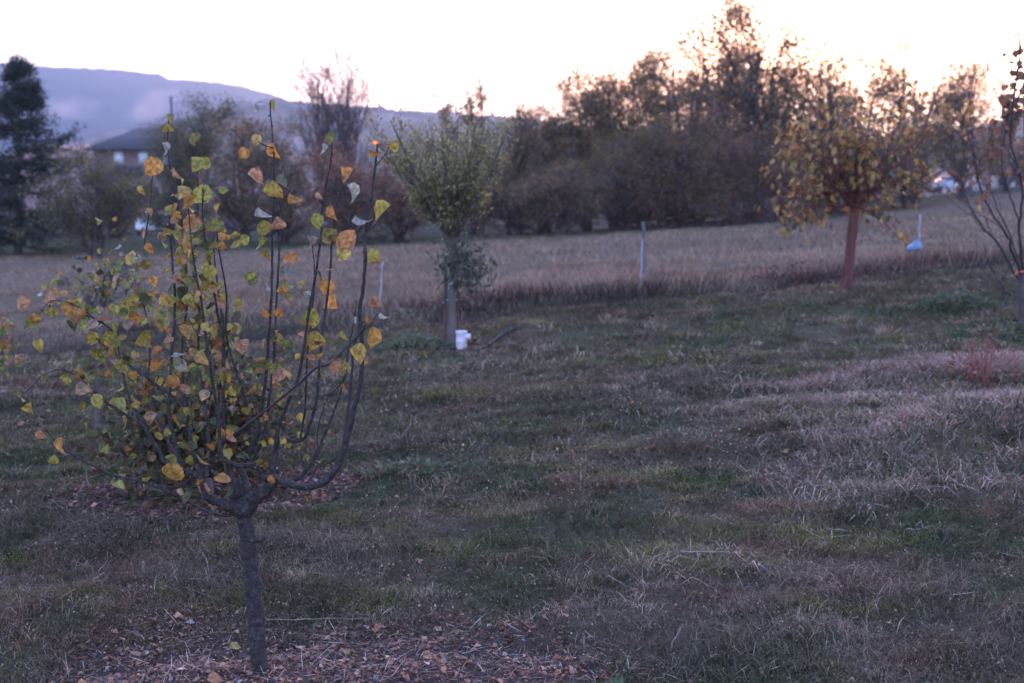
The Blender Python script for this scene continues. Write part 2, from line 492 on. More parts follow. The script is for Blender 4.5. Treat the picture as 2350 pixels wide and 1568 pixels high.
OL = (.19, .155, .065); DG = (.085, .095, .05); BR = (.33, .18, .09); RB = (.27, .11, .08); YG = (.14, .14, .045); OR = (.24, .12, .04); TN = (.17, .12, .08)
trees = [
 # name, px, Y, top, spread, label, palette, weights, kwargs
 ('shrub', 215, 34, 385, 230, 'round green bush in front of the two houses, right of the conifer', [OL, DG, YG], [4, 4, 1], dict(nleaf=9000, leaf=.08, stems=5, low=.08, seed=3)),
 ('broadleaf_tree', 455, 52, 235, 212, 'dense dark green tree standing right of the dark roofed house', [DG, OL, YG], [6, 3, .6], dict(nleaf=11000, leaf=.12, stems=3, seed=4)),
 ('shrub', 395, 47, 330, 120, 'narrow dark green shrub overlapping the right end of the dark roofed house', [DG, OL], [5, 2], dict(nleaf=5000, leaf=.1, stems=3, seed=5)),
 ('shrub', 560, 46, 240, 170, 'purplish brown thicket between the dense green tree and the tall bare topped tree', [BR, DG, RB], [3, 3, 1], dict(nleaf=8000, leaf=.1, stems=5, seed=6, low=.05)),
 ('shrub', 650, 44, 300, 170, 'dark brown thicket below the left side of the tall bare topped tree', [BR, DG], [3, 3], dict(nleaf=8000, leaf=.1, stems=5, seed=7, low=.05)),
 ('tall_tree', 765, 50, 118, 340, 'tall thin tree with bare upper branches against the sky, left of the street lamp', [BR, TN, RB], [3, 1, 1], dict(nleaf=1500, leaf=.115, stems=8, habit='vase', seed=8, low=.2, twigs=1500, clump=.15)),
 ('shrub', 800, 41, 372, 220, 'reddish brown shrub at the foot of the tall bare topped tree', [RB, BR, DG], [4, 3, 1.4], dict(nleaf=10000, leaf=.09, stems=6, seed=9, low=.05)),
 ('shrub', 915, 43, 350, 150, 'dark reddish shrub just left of the green vase shaped tree', [RB, BR, DG], [2, 3, 2], dict(nleaf=7000, leaf=.09, stems=5, seed=10, low=.05)),
 ('thin_tree', 1015, 55, 185, 90, 'left one of two dark tree tips showing above the green vase shaped tree', [BR, DG], [2, 2], dict(nleaf=1300, leaf=.14, stems=2, habit='vase', seed=11, low=.45, twigs=400)),
 ('thin_tree', 1105, 54, 148, 110, 'right and taller one of two dark tree tips above the green vase shaped tree', [BR, DG], [2, 2], dict(nleaf=1400, leaf=.15, stems=2, habit='vase', seed=12, low=.45, twigs=450)),
 ('shrub', 1190, 45, 250, 150, 'sparse brown shrub just right of the green vase shaped tree', [BR, OL, TN], [2, 2, 1], dict(nleaf=5000, leaf=.09, stems=4, seed=13, low=.05, habit='vase')),
 ('shrub', 1260, 47, 245, 130, 'sparse shrub with fine bare twigs breaking the hill ridge', [BR, TN, OL], [3, 1, 2], dict(nleaf=4200, leaf=.09, stems=4, seed=14, low=.1, habit='vase')),
 ('broadleaf_tree', 1345, 46, 181, 257, 'olive brown low tree in the middle of the far tree line', [OL, BR, OR], [4, 3, .7], dict(nleaf=10000, leaf=.09, stems=5, seed=15, low=.05)),
 ('broadleaf_tree', 1470, 48, 108, 280, 'brown leaved round tree, first tall one left of the tallest tree', [BR, OL, RB], [4, 3, 1], dict(nleaf=12000, leaf=.1, stems=4, seed=16, low=.08)),
 ('shrub', 1420, 42, 330, 240, 'rusty brown bush in front of the middle of the tree line', [BR, OR, OL], [4, 1, 3], dict(nleaf=11000, leaf=.08, stems=6, seed=17, low=.04)),
 ('broadleaf_tree', 1560, 47, 111, 246, 'olive brown tree directly left of the tallest tree', [BR, OL, TN], [4, 3, .6], dict(nleaf=10000, leaf=.1, stems=4, seed=18, low=.08)),
 ('shrub', 1600, 41, 330, 230, 'dark rusty bush in front of the tallest tree', [BR, RB, OL], [4, 2, 2], dict(nleaf=11000, leaf=.08, stems=6, seed=19, low=.04)),
 ('tallest_tree', 1665, 44, 8, 358, 'tallest tree of the tree line, loose brown crown with a high tip', [BR, OL, TN], [4, 2, 1], dict(nleaf=9500, leaf=.14, stems=4, seed=20, low=.25, clump=.3, basepx=1722, bark='bark_dark')),
 ('broadleaf_tree', 1785, 45, 64, 324, 'open crowned brown tree directly right of the tallest tree', [BR, OL, OR], [4, 3, .6], dict(nleaf=9000, leaf=.13, stems=4, seed=21, low=.15, clump=.28)),
 ('broadleaf_tree', 1722, 46, 72, 260, 'high lacy brown crown close against the right side of the tallest tree', [BR, OL, OR], [4, 2, 1], dict(nleaf=8000, leaf=.12, stems=5, seed=41, low=.2, clump=.32)),
 ('broadleaf_tree', 1590, 47, 120, 200, 'lacy brown tree close against the left side of the tallest tree', [BR, OL], [4, 2], dict(nleaf=7000, leaf=.12, stems=5, seed=42, low=.2, clump=.3)),
 ('shrub', 1760, 40, 340, 240, 'dark brown bush left of the orange leaved tree', [BR, RB, DG], [4, 2, 2], dict(nleaf=11000, leaf=.08, stems=6, seed=22, low=.04)),
 ('broadleaf_tree', 1905, 46, 101, 291, 'open crowned tree standing behind the orange leaved tree', [BR, OL], [3, 3], dict(nleaf=7500, leaf=.13, stems=4, seed=23, low=.15, clump=.28)),
 ('shrub', 1930, 42, 330, 230, 'dark bush behind the trunk of the orange leaved tree', [BR, DG, RB], [3, 3, 1], dict(nleaf=9000, leaf=.08, stems=6, seed=24, low=.04)),
 ('broadleaf_tree', 2095, 47, 84, 268, 'tall tree with a pointed open crown, right of the orange leaved tree', [BR, OL, DG], [3, 3, 1], dict(nleaf=7500, leaf=.13, stems=4, seed=25, low=.15, clump=.28)),
 ('shrub', 2080, 43, 320, 190, 'dark olive bush right of the orange leaved tree', [BR, OL, DG], [3, 3, 2], dict(nleaf=8000, leaf=.08, stems=5, seed=26, low=.06)),
 ('broadleaf_tree', 2200, 49, 151, 224, 'thin tree with scattered leaves between the pointed crown and the bare tree', [OL, BR, OR], [3, 3, 1], dict(nleaf=5600, leaf=.12, stems=5, seed=27, low=.2, clump=.28)),
 ('shrub', 2300, 60, 340, 200, 'low olive shrub far behind the bare tree at the right edge', [OL, BR, TN], [3, 3, 1], dict(nleaf=5000, leaf=.1, stems=5, seed=28, low=.06)),
 ('broadleaf_tree', 2480, 50, 146, 291, 'brown tree closing the tree line beyond the right edge', [OL, BR], [3, 3], dict(nleaf=5000, leaf=.13, stems=4, seed=29, low=.1)),
 ('shrub', 1290, 40, 400, 190, 'low dark thicket below the sparse shrubs, right of the green vase shaped tree', [RB, BR, DG], [1, 3, 3], dict(nleaf=8000, leaf=.09, stems=6, seed=31, low=.03)),
 ('broadleaf_tree', 1240, 46, 256, 224, 'low olive tree filling the gap right of the green vase shaped tree', [OL, BR, DG], [3, 3, 2], dict(nleaf=7000, leaf=.1, stems=5, seed=32, low=.04)),
 ('broadleaf_tree', 1415, 45, 171, 257, 'spreading brown tree between the low olive brown tree and the round one', [BR, OL, OR], [4, 3, .6], dict(nleaf=8500, leaf=.11, stems=5, seed=33, low=.06)),
 ('shrub', 1520, 41, 300, 220, 'tall rusty bush with its dark foot on the field, left of the tallest tree', [BR, OL, RB], [4, 3, 1], dict(nleaf=9500, leaf=.085, stems=6, seed=34, low=.03)),
 ('broadleaf_tree', 1850, 44, 136, 235, 'lacy brown tree between two tall ones, behind the left of the orange leaved tree', [BR, OL], [3, 2], dict(nleaf=7000, leaf=.12, stems=4, seed=35, low=.12, clump=.28)),
 ('shrub', 1175, 44, 345, 190, 'dark thicket whose foot shows just right of the green vase shaped tree', [DG, BR, OL], [2, 3, 2], dict(nleaf=8000, leaf=.09, stems=6, seed=36, low=.03)),
 ('shrub', 1090, 50, 330, 200, 'dark olive thicket behind the green vase shaped tree', [DG, OL, BR], [3, 3, 2], dict(nleaf=8000, leaf=.1, stems=5, seed=30, low=.05)),
]
for (nm, px, Y, top, sp, lab, pal, wt, kw) in trees:
    wild_tree(nm, px, Y, top, sp, lab, pal, wt, **kw)

# conifer at the left edge
def conifer(px, Y, top_py, label):
    g = np.random.default_rng(77)
    tp = at(px, top_py, Y); bz = float(base_ground(tp[0], Y)) - .05
    H = tp[2] - bz; bx = tp[0] - .25
    root = empty('conifer', (bx, Y, bz), label, 'conifer')
    K = 12
    zz = np.linspace(0, 1, K)
    P0 = np.stack([bx + .25 * zz + .04 * np.sin(zz * 7), np.full(K, Y), bz + H * zz], 1)[None]
    R0 = (.13 * (1 - zz) + .012)[None]
    b_ = Buf(); b_.add(*tubes(P0, R0, 8)); b_.build('trunk', M['bark_dark'], root, True)
    nb = 150
    t = np.sort(g.uniform(.06, .98, nb)); a = g.uniform(0, 2 * np.pi, nb)
    L = (.12 + 2.7 * (1 - t) ** .95) * g.uniform(.65, 1.12, nb)
    # one long bough swings out to the right
    t[100] = .62; a[100] = -.15; L[100] = 2.2; t[101] = .60; a[101] = -.25; L[101] = 2.0
    Kb = 8; s = np.linspace(0, 1, Kb)
    d = np.stack([np.cos(a), np.sin(a)], 1)
    st = np.stack([bx + .25 * t, np.full(nb, Y), bz + H * t], 1)
    P = np.zeros((nb, Kb, 3))
    P[:, :, :2] = st[:, None, :2] + d[:, None, :] * (L[:, None] * s[None])[..., None]
    P[:, :, 2] = st[:, None, 2] + L[:, None] * (-.30 * s + .42 * s ** 2.2)[None] + .1 * t[:, None] * s
    R = np.linspace(1, .2, Kb)[None] * (.012 + .012 * L)[:, None]
    P2, R2 = grow(P, R, 1700, (.15, 1), (.25, .6), (35, 70), -.35, .1, 4, .5, g=g)
    bb = Buf(); bb.add(*tubes(P, R, 4)); bb.add(*tubes(P2, np.maximum(R2, .004), 3)); bb.build('branches', M['bark_dark'], root)
    n_ = 30000
    src = np.concatenate([P2.reshape(-1, 3), P[:, 3:].reshape(-1, 3)])
    C = src[g.integers(0, len(src), n_)] + g.normal(size=(n_, 3)) * np.array([.07, .07, .05])
    cols = pick_cols([(.02, .035, .028), (.035, .05, .035), (.06, .07, .05)], [4, 3, 1], n_, .2, g)
    Vq, Fq, Cq = leaf_quads(C, g.uniform(.07, .15, n_), cols, .3, g, asp=.3)
    mesh_from('foliage', Vq, Fq, M['needle'], root, Cq)
conifer(42, 38, 146, 'dark blue green conifer with drooping boughs at the left edge, in front of the mountain')

# ------------------------------------------------------------------ near leaves
LT = np.array([0, .12, .36, .62, .84, 1.0])
LWR = np.array([.03, .30, .46, .37, .15, .0])     # round, short pointed
LWL = np.array([.03, .12, .27, .24, .12, .0])     # long, drooping
def near_leaves(base, d, nrm, size, fold, curl, cols, edge, wide=True, g=rng):
    """base (n,3) leaf base; d unit tip direction; nrm approx normal; edge colour of tip/margin"""
    n_ = len(base)
    s = unit(np.cross(d, nrm)); nn = unit(np.cross(s, d))
    wv = (LWR if wide else LWL) * 1.0
    T = LT[None, :]
    curl = curl[:, None]; th = curl * T
    lx = np.where(np.abs(th) > 1e-3, np.sin(th) / np.where(np.abs(curl) < 1e-3, 1e-3, curl), T)
    lz = -(1 - np.cos(th)) / np.where(np.abs(curl) < 1e-3, 1e-3, curl)
    mid = base[:, None] + size[:, None, None] * (d[:, None] * lx[..., None] + nn[:, None] * lz[..., None])
    ww = size[:, None] * wv[None] * (1 + .12 * g.normal(size=(n_, 6)))
    cf = np.cos(fold)[:, None, None]; sf = np.sin(fold)[:, None, None]
    L = mid + ww[..., None] * (s[:, None] * cf + nn[:, None] * sf)
    R = mid + ww[..., None] * (-s[:, None] * cf + nn[:, None] * sf)
    V = np.stack([L, mid, R], 2).reshape(-1, 3)
    b0 = (np.arange(n_) * 18)[:, None, None]
    r = np.arange(5)[None, :, None] * 3; c = np.arange(2)[None, None, :]
    F = np.stack([b0 + r + c, b0 + r + c + 1, b0 + r + c + 4, b0 + r + c + 3], -1).reshape(-1, 4)
    k = np.array([0, 0, .1, .35, .75, 1.0])[None, :, None, None] * g.uniform(0, 1, (n_, 1, 1, 1))
    mg = np.array([.35, 0, .35])[None, None, :, None]
    k = np.clip(k + mg * g.uniform(0, 1, (n_, 1, 1, 1)) + .55 * (g.random((n_, 6, 3, 1)) - .5), 0, 1)
    Cc = (cols[:, None, None] * (1 - k) + edge[:, None, None] * k).reshape(-1, 3)
    return V, F, Cc

CY = (.30, .24, .05); CG = (.11, .145, .045); CO = (.40, .18, .045); CP = (.34, .18, .11); CW = (.30, .29, .24); CYG = (.21, .22, .05); CGG = (.08, .125, .08); CD = (.06, .065, .025)

class Shoots:
    def __init__(s): s.paths = []
    def add(s, pts, r0, r1): s.paths.append((pts, r0, r1))

# ------------------------------------------------------------------ the young fruit tree in the foreground
t1 = empty('fruit_tree', T1, 'young foreground fruit tree with long upright shoots and large yellow and orange leaves', 'tree')
Y1 = 5.25
def tr(pts, y0, y1, K=None, jit=.006, g=rng):
    """trace: pixel points -> 3-D curve whose depth goes y0..y1 smoothly"""
    n_ = len(pts); dd = np.linspace(0, 1, n_)
    P = np.array([at(p[0], p[1], y0 + (y1 - y0) * dd[i] ** .8) for i, p in enumerate(pts)])
    K = K or max(8, n_ * 4)
    Q = resample(P, K)
    Q[1:-1] += g.normal(size=(K - 2, 3)) * jit * .5
    return Q
# trunk
tk = tr([(600, 1568), (596, 1530), (592, 1480), (586, 1400), (578, 1320), (569, 1240), (562, 1185), (560, 1160)], Y1, Y1, 40, 0)
tk[0, 2] = min(tk[0, 2], T1[2] - .06)
rr = np.interp(np.linspace(0, 1, 40), [0, .05, .09, .16, .5, .85, 1], [.085, .060, .045, .037, .036, .034, .038]) * (1 + .03 * rng.normal(size=40))
tkf = resample(tk, 150); rrf = np.interp(np.linspace(0, 1, 150), np.linspace(0, 1, 40), rr)
Vt, Ft = tubes(tkf[None], rrf[None], 30)
ang_ = np.tile(np.arange(30) / 30 * 2 * np.pi, 150); kz = np.repeat(np.arange(150), 30)
rel = (fbm(np.cos(ang_) * 3 + 9 + kz * .03, np.sin(ang_) * 3 + kz * .06, 301, 4) - .5) * .20 + (vn(kz * .9, np.cos(ang_) * 1.5 + 4, 302) - .5) * .08
Vt = Vt + (Vt - np.repeat(tkf, 30, 0)) * rel[:, None]
b_ = Buf(); b_.add(Vt, Ft)
# heavy fork limbs belong to the trunk
limbs = [([(560, 1175), (585, 1148), (607, 1128), (628, 1106), (640, 1098)], .034, .018, 0, -.02), ([(560, 1175), (543, 1150), (536, 1115), (525, 1079), (515, 1040)], .030, .013, 0, .14),
         ([(560, 1180), (539, 1170), (505, 1154), (475, 1140), (463, 1112)], .028, .013, 0, -.12), ([(562, 1175), (566, 1140), (560, 1100), (556, 1070)], .024, .014, 0, .2)]
limbP = []
for pts, r0, r1, da, db in limbs:
    Q = tr(pts, Y1 + da, Y1 + db, 14)
    limbP.append(Q); b_.add(*tubes(Q[None], (np.linspace(r0, r1, 14) * (1 + .08 * rng.normal(size=14)))[None], 10))
# knobs and pruning stubs
for (px, py, dx, dy, r) in [(560, 1172, .5, .6, .034), (628, 1104, .1, .5, .020), (463, 1114, -.3, .5, .017), (545, 1130, .1, 1, .02), (578, 1150, .5, 1, .014), (588, 1240, 1, .2, .012)]:
    p = at(px, py, Y1 - .02); q = p + np.array([dx * .05, -.01, dy * .06])
    Q = resample([p - (q - p) * .6, p, (p + q) / 2, q], 8); b_.add(*tubes(Q[None], (r * np.array([.4, .9, 1.1, 1, .95, .85, .8, .05]))[None], 9))
b_.build('trunk', M['bark'], t1, True)
B = [ # (pixels, r0, r1, depth at base, depth at tip)
 ([(628, 1107), (647, 1103), (675, 1114), (700, 1118), (727, 1114), (756, 1098), (784, 1051), (803, 985), (812, 942), (829, 873), (831, 782), (825, 726), (834, 658), (838, 601), (838, 540), (850, 470), (862, 380), (866, 330)], .016, .003, -.02, -.30),
 ([(784, 1051), (797, 960), (806, 873), (812, 800), (822, 760), (826, 700)], .007, .003, -.10, .0),
 ([(650, 1120), (671, 1107), (708, 1074), (737, 1017), (765, 947), (789, 876), (800, 800), (812, 740), (818, 690)], .009, .0025, 0, .25),
 ([(700, 1112), (715, 1095), (732, 1055), (728, 1010), (735, 960), (752, 910)], .005, .002, 0, .1),
 ([(624, 1098), (633, 1036), (638, 1008), (652, 1008), (672, 1012), (690, 1010), (708, 985), (725, 923), (732, 853), (740, 760), (755, 650), (762, 560), (772, 480), (785, 420)], .012, .0022, 0, .15),
 ([(633, 1036), (638, 985), (661, 923), (685, 867), (697, 800), (712, 700), (735, 560), (741, 464), (759, 373), (762, 330)], .009, .0022, 0, -.2),
 ([(501, 1027), (530, 1003), (567, 975), (628, 928), (685, 881), (727, 843), (754, 837), (800, 794), (829, 764), (840, 745)], .006, .0025, -.12, -.32),
 ([(628, 1102), (605, 1098), (586, 1069), (558, 1069), (535, 1068), (520, 1060), (506, 1041), (503, 970), (492, 900), (482, 829), (470, 760), (462, 690), (448, 620), (440, 560), (432, 480)], .012, .0025, 0, -.3),
 ([(525, 1079), (515, 1030), (500, 960), (503, 900), (519, 820), (515, 760), (504, 690), (495, 620), (488, 545)], .010, .0025, .1, .3),
 ([(463, 1112), (444, 1088), (416, 1079), (383, 1062), (365, 1035), (350, 1013), (327, 975), (285, 950), (237, 918), (205, 885), (180, 860)], .012, .003, -.12, -.25),
 ([(327, 975), (312, 940), (298, 915), (285, 870), (275, 820), (265, 770), (240, 745), (200, 725), (165, 715)], .006, .002, -.2, -.1),
 ([(416, 1079), (411, 1055), (397, 994), (388, 956), (390, 900), (395, 800), (402, 700), (396, 600), (388, 500), (394, 420), (385, 340), (387, 275)], .009, .0022, -.1, .1),
 ([(463, 1112), (445, 1040), (432, 975), (424, 933), (375, 895), (320, 855), (265, 815), (225, 780), (205, 750)], .009, .0025, -.12, .2),
 ([(540, 1178), (520, 1165), (492, 1150), (455, 1140), (416, 1138), (392, 1131), (331, 1107), (275, 1095), (225, 1075), (160, 1040), (120, 1005), (105, 985)], .009, .0018, -.02, -.3),
 ([(545, 1178), (520, 1184), (492, 1180), (455, 1165), (425, 1150), (392, 1135), (350, 1125)], .006, .003, -.03, -.15),
 ([(463, 1112), (478, 1040), (473, 950), (466, 880), (455, 800), (458, 720), (445, 620), (452, 540), (455, 440), (452, 380), (450, 320)], .008, .0022, -.1, .3),
 ([(556, 1070), (575, 1040), (592, 1000), (600, 950), (606, 900), (612, 850), (616, 780), (622, 700), (625, 620), (625, 533), (630, 430), (627, 340), (620, 240)], .010, .0022, .2, .1),
 ([(556, 1075), (590, 1040), (612, 960), (620, 900), (628, 830), (632, 740), (640, 600), (645, 500), (640, 420), (650, 380)], .008, .0022, .2, .35),
 ([(525, 1079), (514, 1000), (512, 873), (512, 782), (498, 714), (482, 601), (471, 556), (465, 480), (466, 430)], .009, .0022, .1, -.1),
 ([(556, 1072), (590, 1050), (585, 1040), (570, 950), (550, 873), (521, 782), (519, 669), (503, 578), (497, 520)], .008, .0022, .2, .0),
 ([(416, 1079), (400, 1040), (360, 960), (340, 880), (345, 800), (335, 720), (312, 650), (305, 600)], .006, .002, -.1, .35),
 ([(424, 933), (420, 860), (418, 780), (430, 700), (426, 600), (420, 520), (408, 440)], .006, .002, 0, .25),
 ([(690, 1010), (700, 940), (703, 880), (706, 800), (715, 730), (722, 640), (718, 560)], .005, .002, 0, -.1),
 ([(752, 910), (775, 890), (790, 868), (797, 850)], .003, .0015, .1, .1),
 ([(205, 885), (150, 850), (105, 858), (70, 890), (50, 905)], .003, .0012, -.25, -.35),
 ([(240, 745), (170, 700), (120, 690), (95, 715), (82, 735)], .003, .0012, -.1, -.2),
 ([(838, 540), (858, 500), (875, 470)], .003, .0015, -.2, -.25),
 ([(741, 464), (780, 450), (806, 425)], .0025, .0012, -.1, -.1),
 ([(640, 420), (665, 440), (678, 445)], .0025, .0012, .2, .2),
 ([(627, 340), (600, 330), (588, 318)], .0025, .0012, .1, .1),
 ([(829, 764), (850, 745), (868, 720), (880, 728)], .0025, .0012, -.3, -.3),
 ([(862, 380), (885, 355), (895, 325)], .002, .001, -.3, -.3),
 ([(330, 560), (345, 470), (350, 400), (358, 360)], .003, .0015, .1, .1),
]
samples = []
for pts, r0, r1, da, db in B:
    r0 *= 1.1; r1 *= 1.15
    K = max(10, len(pts) * 4)
    Q = tr(pts, Y1 + da, Y1 + db, K, .0018)
    R = np.linspace(r0, r1, K) * (1 + .07 * rng.normal(size=K))
    samples.append(Q[2:])
    bb = Buf(); bb.add(*tubes(Q[None], R[None], 8 if r0 > .006 else 6))
    # buds and short spurs
    ns = int(K * .5)
    si = rng.integers(K // 5, K, ns)
    sp0 = Q[si]; dirs = unit(rng.normal(size=(ns, 3)) + np.array([0, 0, .8]))
    sl_ = rng.uniform(.006, .02, ns)
    SPq = np.stack([sp0 + dirs * (sl_ * k)[:, None] for k in (0, .5, 1)], 1)
    bb.add(*tubes(SPq, np.tile(np.array([.0024, .0026, .0008]), (ns, 1)) * (.6 + r0 * 30), 4))
    bb.build('branch', M['bark'] if r0 > .0085 else M['bark_shoot'], t1, True)
SP = np.concatenate(samples)
# pixel position of branch samples, for hanging the leaves on the nearest shoot
def pix(P):
    rx = P[:, 0]; ry = P[:, 1]; rz = P[:, 2] - CAMZ
    f = ry * math.cos(PITCH) - rz * math.sin(PITCH); u = ry * math.sin(PITCH) + rz * math.cos(PITCH)
    return np.stack([1175 + FPX * rx / f, 784 - FPX * u / f], 1)
SPX = pix(SP)
big = [(385,302,34,CY),(391,272,22,CG),(350,385,44,CO),(385,345,34,CW),(450,322,30,CG),(452,378,36,CYG),(405,405,36,CP),(463,448,44,CYG),(430,470,48,CO),(398,487,40,CO),(445,515,44,CO),(493,523,44,CG),
 (588,322,26,CY),(625,352,42,CO),(590,408,42,CP),(630,445,52,CY),(647,418,34,CGG),(678,456,36,CO),(602,492,36,CW),(606,528,40,CYG),(636,520,44,CP),(600,562,36,CYG),(612,585,30,CG),(663,595,36,CO),(745,345,28,CW),
 (757,318,28,CG),(797,403,36,CO),(815,447,50,CW),(733,450,18,CP),(862,352,30,CO),(897,340,36,CY),(872,488,54,CY),(832,515,46,CW),(726,515,44,CYG),(763,490,34,CO),(758,543,44,CG),(797,553,44,CO),(786,583,36,CY),
 (718,562,38,CW),(857,592,38,CYG),(80,750,42,CYG),(90,795,30,CY),(68,942,44,CY),(41,916,32,CYG),(95,1000,26,CP),(129,1025,42,CO),(122,1060,32,CYG),(160,712,42,CO),(293,722,50,CYG),(370,740,48,CG),(325,775,44,CY),
 (192,750,44,CYG),(232,740,40,CP),(212,782,38,CY),(413,648,42,CP),(477,667,50,CY),(308,635,34,CW),(318,668,34,CP),(378,690,36,CO),(420,702,36,CO),(750,662,38,CO),(757,695,34,CO),(712,690,42,CW),(716,735,52,CYG),
 (720,787,48,CY),(790,772,26,CYG),(855,777,46,CO),(859,700,38,CP),(880,730,26,CW),(793,850,60,CYG),(768,842,34,CP),(640,862,40,CP),(824,812,44,CY),(564,943,28,CYG),(506,915,38,CO),(511,1103,36,CO),(394,1092,54,CO),
 (600,250,30,CW),(625,243,28,CYG),(536,945,30,CW),(440,610,34,CYG),(350,650,30,CO),(300,690,36,CY),(255,715,34,CYG),(640,780,26,CO),(548,700,34,CYG),(462,1058,36,CYG),(416,1030,34,CG),(552,800,36,CP),(345,700,34,CYG),
 (235,785,32,CG),(265,760,36,CYG),(340,575,30,CO),(365,560,34,CY),(425,560,36,CP),(480,590,30,CYG),(690,1000,20,CYG),(600,1020,24,CYG),(690,960,22,CY),(395,880,36,CO),(185,868,26,CO),(250,865,26,CO),(530,1010,24,CP),
 (575,640,30,CYG),(655,655,26,CG),(665,690,28,CG),(640,720,24,CO),(560,555,30,CYG),(325,440,24,CYG),(420,440,34,CY)]
bx = np.array([(a, b2) for a, b2, _, _ in big], float); bs = np.array([c for _, _, c, _ in big], float); bc = np.array([c for *_, c in big])
dist = np.linalg.norm(bx[:, None] - SPX[None], axis=2); ni = dist.argmin(1)
yb = SP[ni, 1] - rng.uniform(0, .05, len(bx))
Bc = np.array([at(bx[i, 0], bx[i, 1], yb[i]) for i in range(len(bx))])
sz = bs / FPX * yb * 1.18
ng = len(bx)
dvec = unit(rng.normal(size=(ng, 3)) * np.array([.5, .45, .35]) + np.array([0, 0, -1.0]))
nrm = unit(rng.normal(size=(ng, 3)) * .75 + np.array([0, -1, .3]))
curled = np.array([c is CW for *_, c in big])
nrm[curled] = unit(rng.normal(size=(curled.sum(), 3)) * .2 + np.array([1, -.25, .2]) * rng.choice([-1, 1], (curled.sum(), 1)))
dvec[curled] = unit(rng.normal(size=(curled.sum(), 3)) * .3 + np.array([.0, 0, -1]) + np.array([rng.choice([-.8, .8]), 0, 0]))
fold = rng.uniform(.1, .85, ng); curl = rng.uniform(.3, 1.7, ng)
fold[curled] = .9; curl[curled] = 1.5
base = Bc - dvec * sz[:, None] * .5
ed = pick_cols([CO, CP, (.3, .13, .05), CY], [3, 1, 2, 2], ng, .1)
bcol = np.clip(bc * (1 + .12 * rng.normal(size=(ng, 1))), .01, 1)
lb = Buf(); V_, F_, C_ = near_leaves(base, dvec, nrm, sz, fold, curl, bcol, ed); lb.add(V_, F_, C_)
# petioles: leaf base -> shoot
far = np.linalg.norm(base - SP[ni], axis=1)
pm = far < .16
P0_, P3_ = base[pm], SP[ni][pm]
mid = (P0_ + P3_) / 2 + np.array([0, 0, .012])
lb.add(*tubes(np.stack([P0_, mid, P3_], 1), np.full((pm.sum(), 3), .0011), 4), np.array((.22, .12, .06)))
# smaller leaves all over the inner crown
def hang(n_, w, size, pal, wts, spread=.05):
    i = rng.choice(len(SP), n_, p=w / w.sum())
    b0 = SP[i] + rng.normal(size=(n_, 3)) * spread
    dv = unit(rng.normal(size=(n_, 3)) * .7 + np.array([0, 0, -.7]))
    nr = unit(rng.normal(size=(n_, 3)) + np.array([0, -.6, .4]))
    s_ = rng.uniform(*size, n_)
    cols = pick_cols(pal, wts, n_, .15); e_ = pick_cols([CO, CD, CY, (.25, .1, .04)], [2, 3, 2, 2], n_, .15)
    lb.add(*near_leaves(b0, dv, nr, s_, rng.uniform(.05, .8, n_), rng.uniform(-.2, 1.6, n_), cols, e_))
    mid = (b0 + SP[i]) / 2
    lb.add(*tubes(np.stack([b0, mid, SP[i]], 1), np.full((n_, 3), .0009), 3), np.array((.22, .12, .06)))
wl = np.exp(-((SPX[:, 0] - 330) / 190) ** 2 - ((SPX[:, 1] - 720) / 210) ** 2)
hang(290, wl, (.038, .075), [CYG, CO, CY, CG, CP, CW, CD], [3.4, 3, 3, 1.2, 1.6, .4, 2], .04)
wl2 = np.exp(-((SPX[:, 0] - 560) / 170) ** 2 - ((SPX[:, 1] - 780) / 260) ** 2)
hang(120, wl2, (.03, .06), [CYG, CO, CY, CG, CP, CW, CD], [2, 2, 2, 2, 1, .8, 3], .04)
lb.build('foliage', M['leaf'], t1, True)

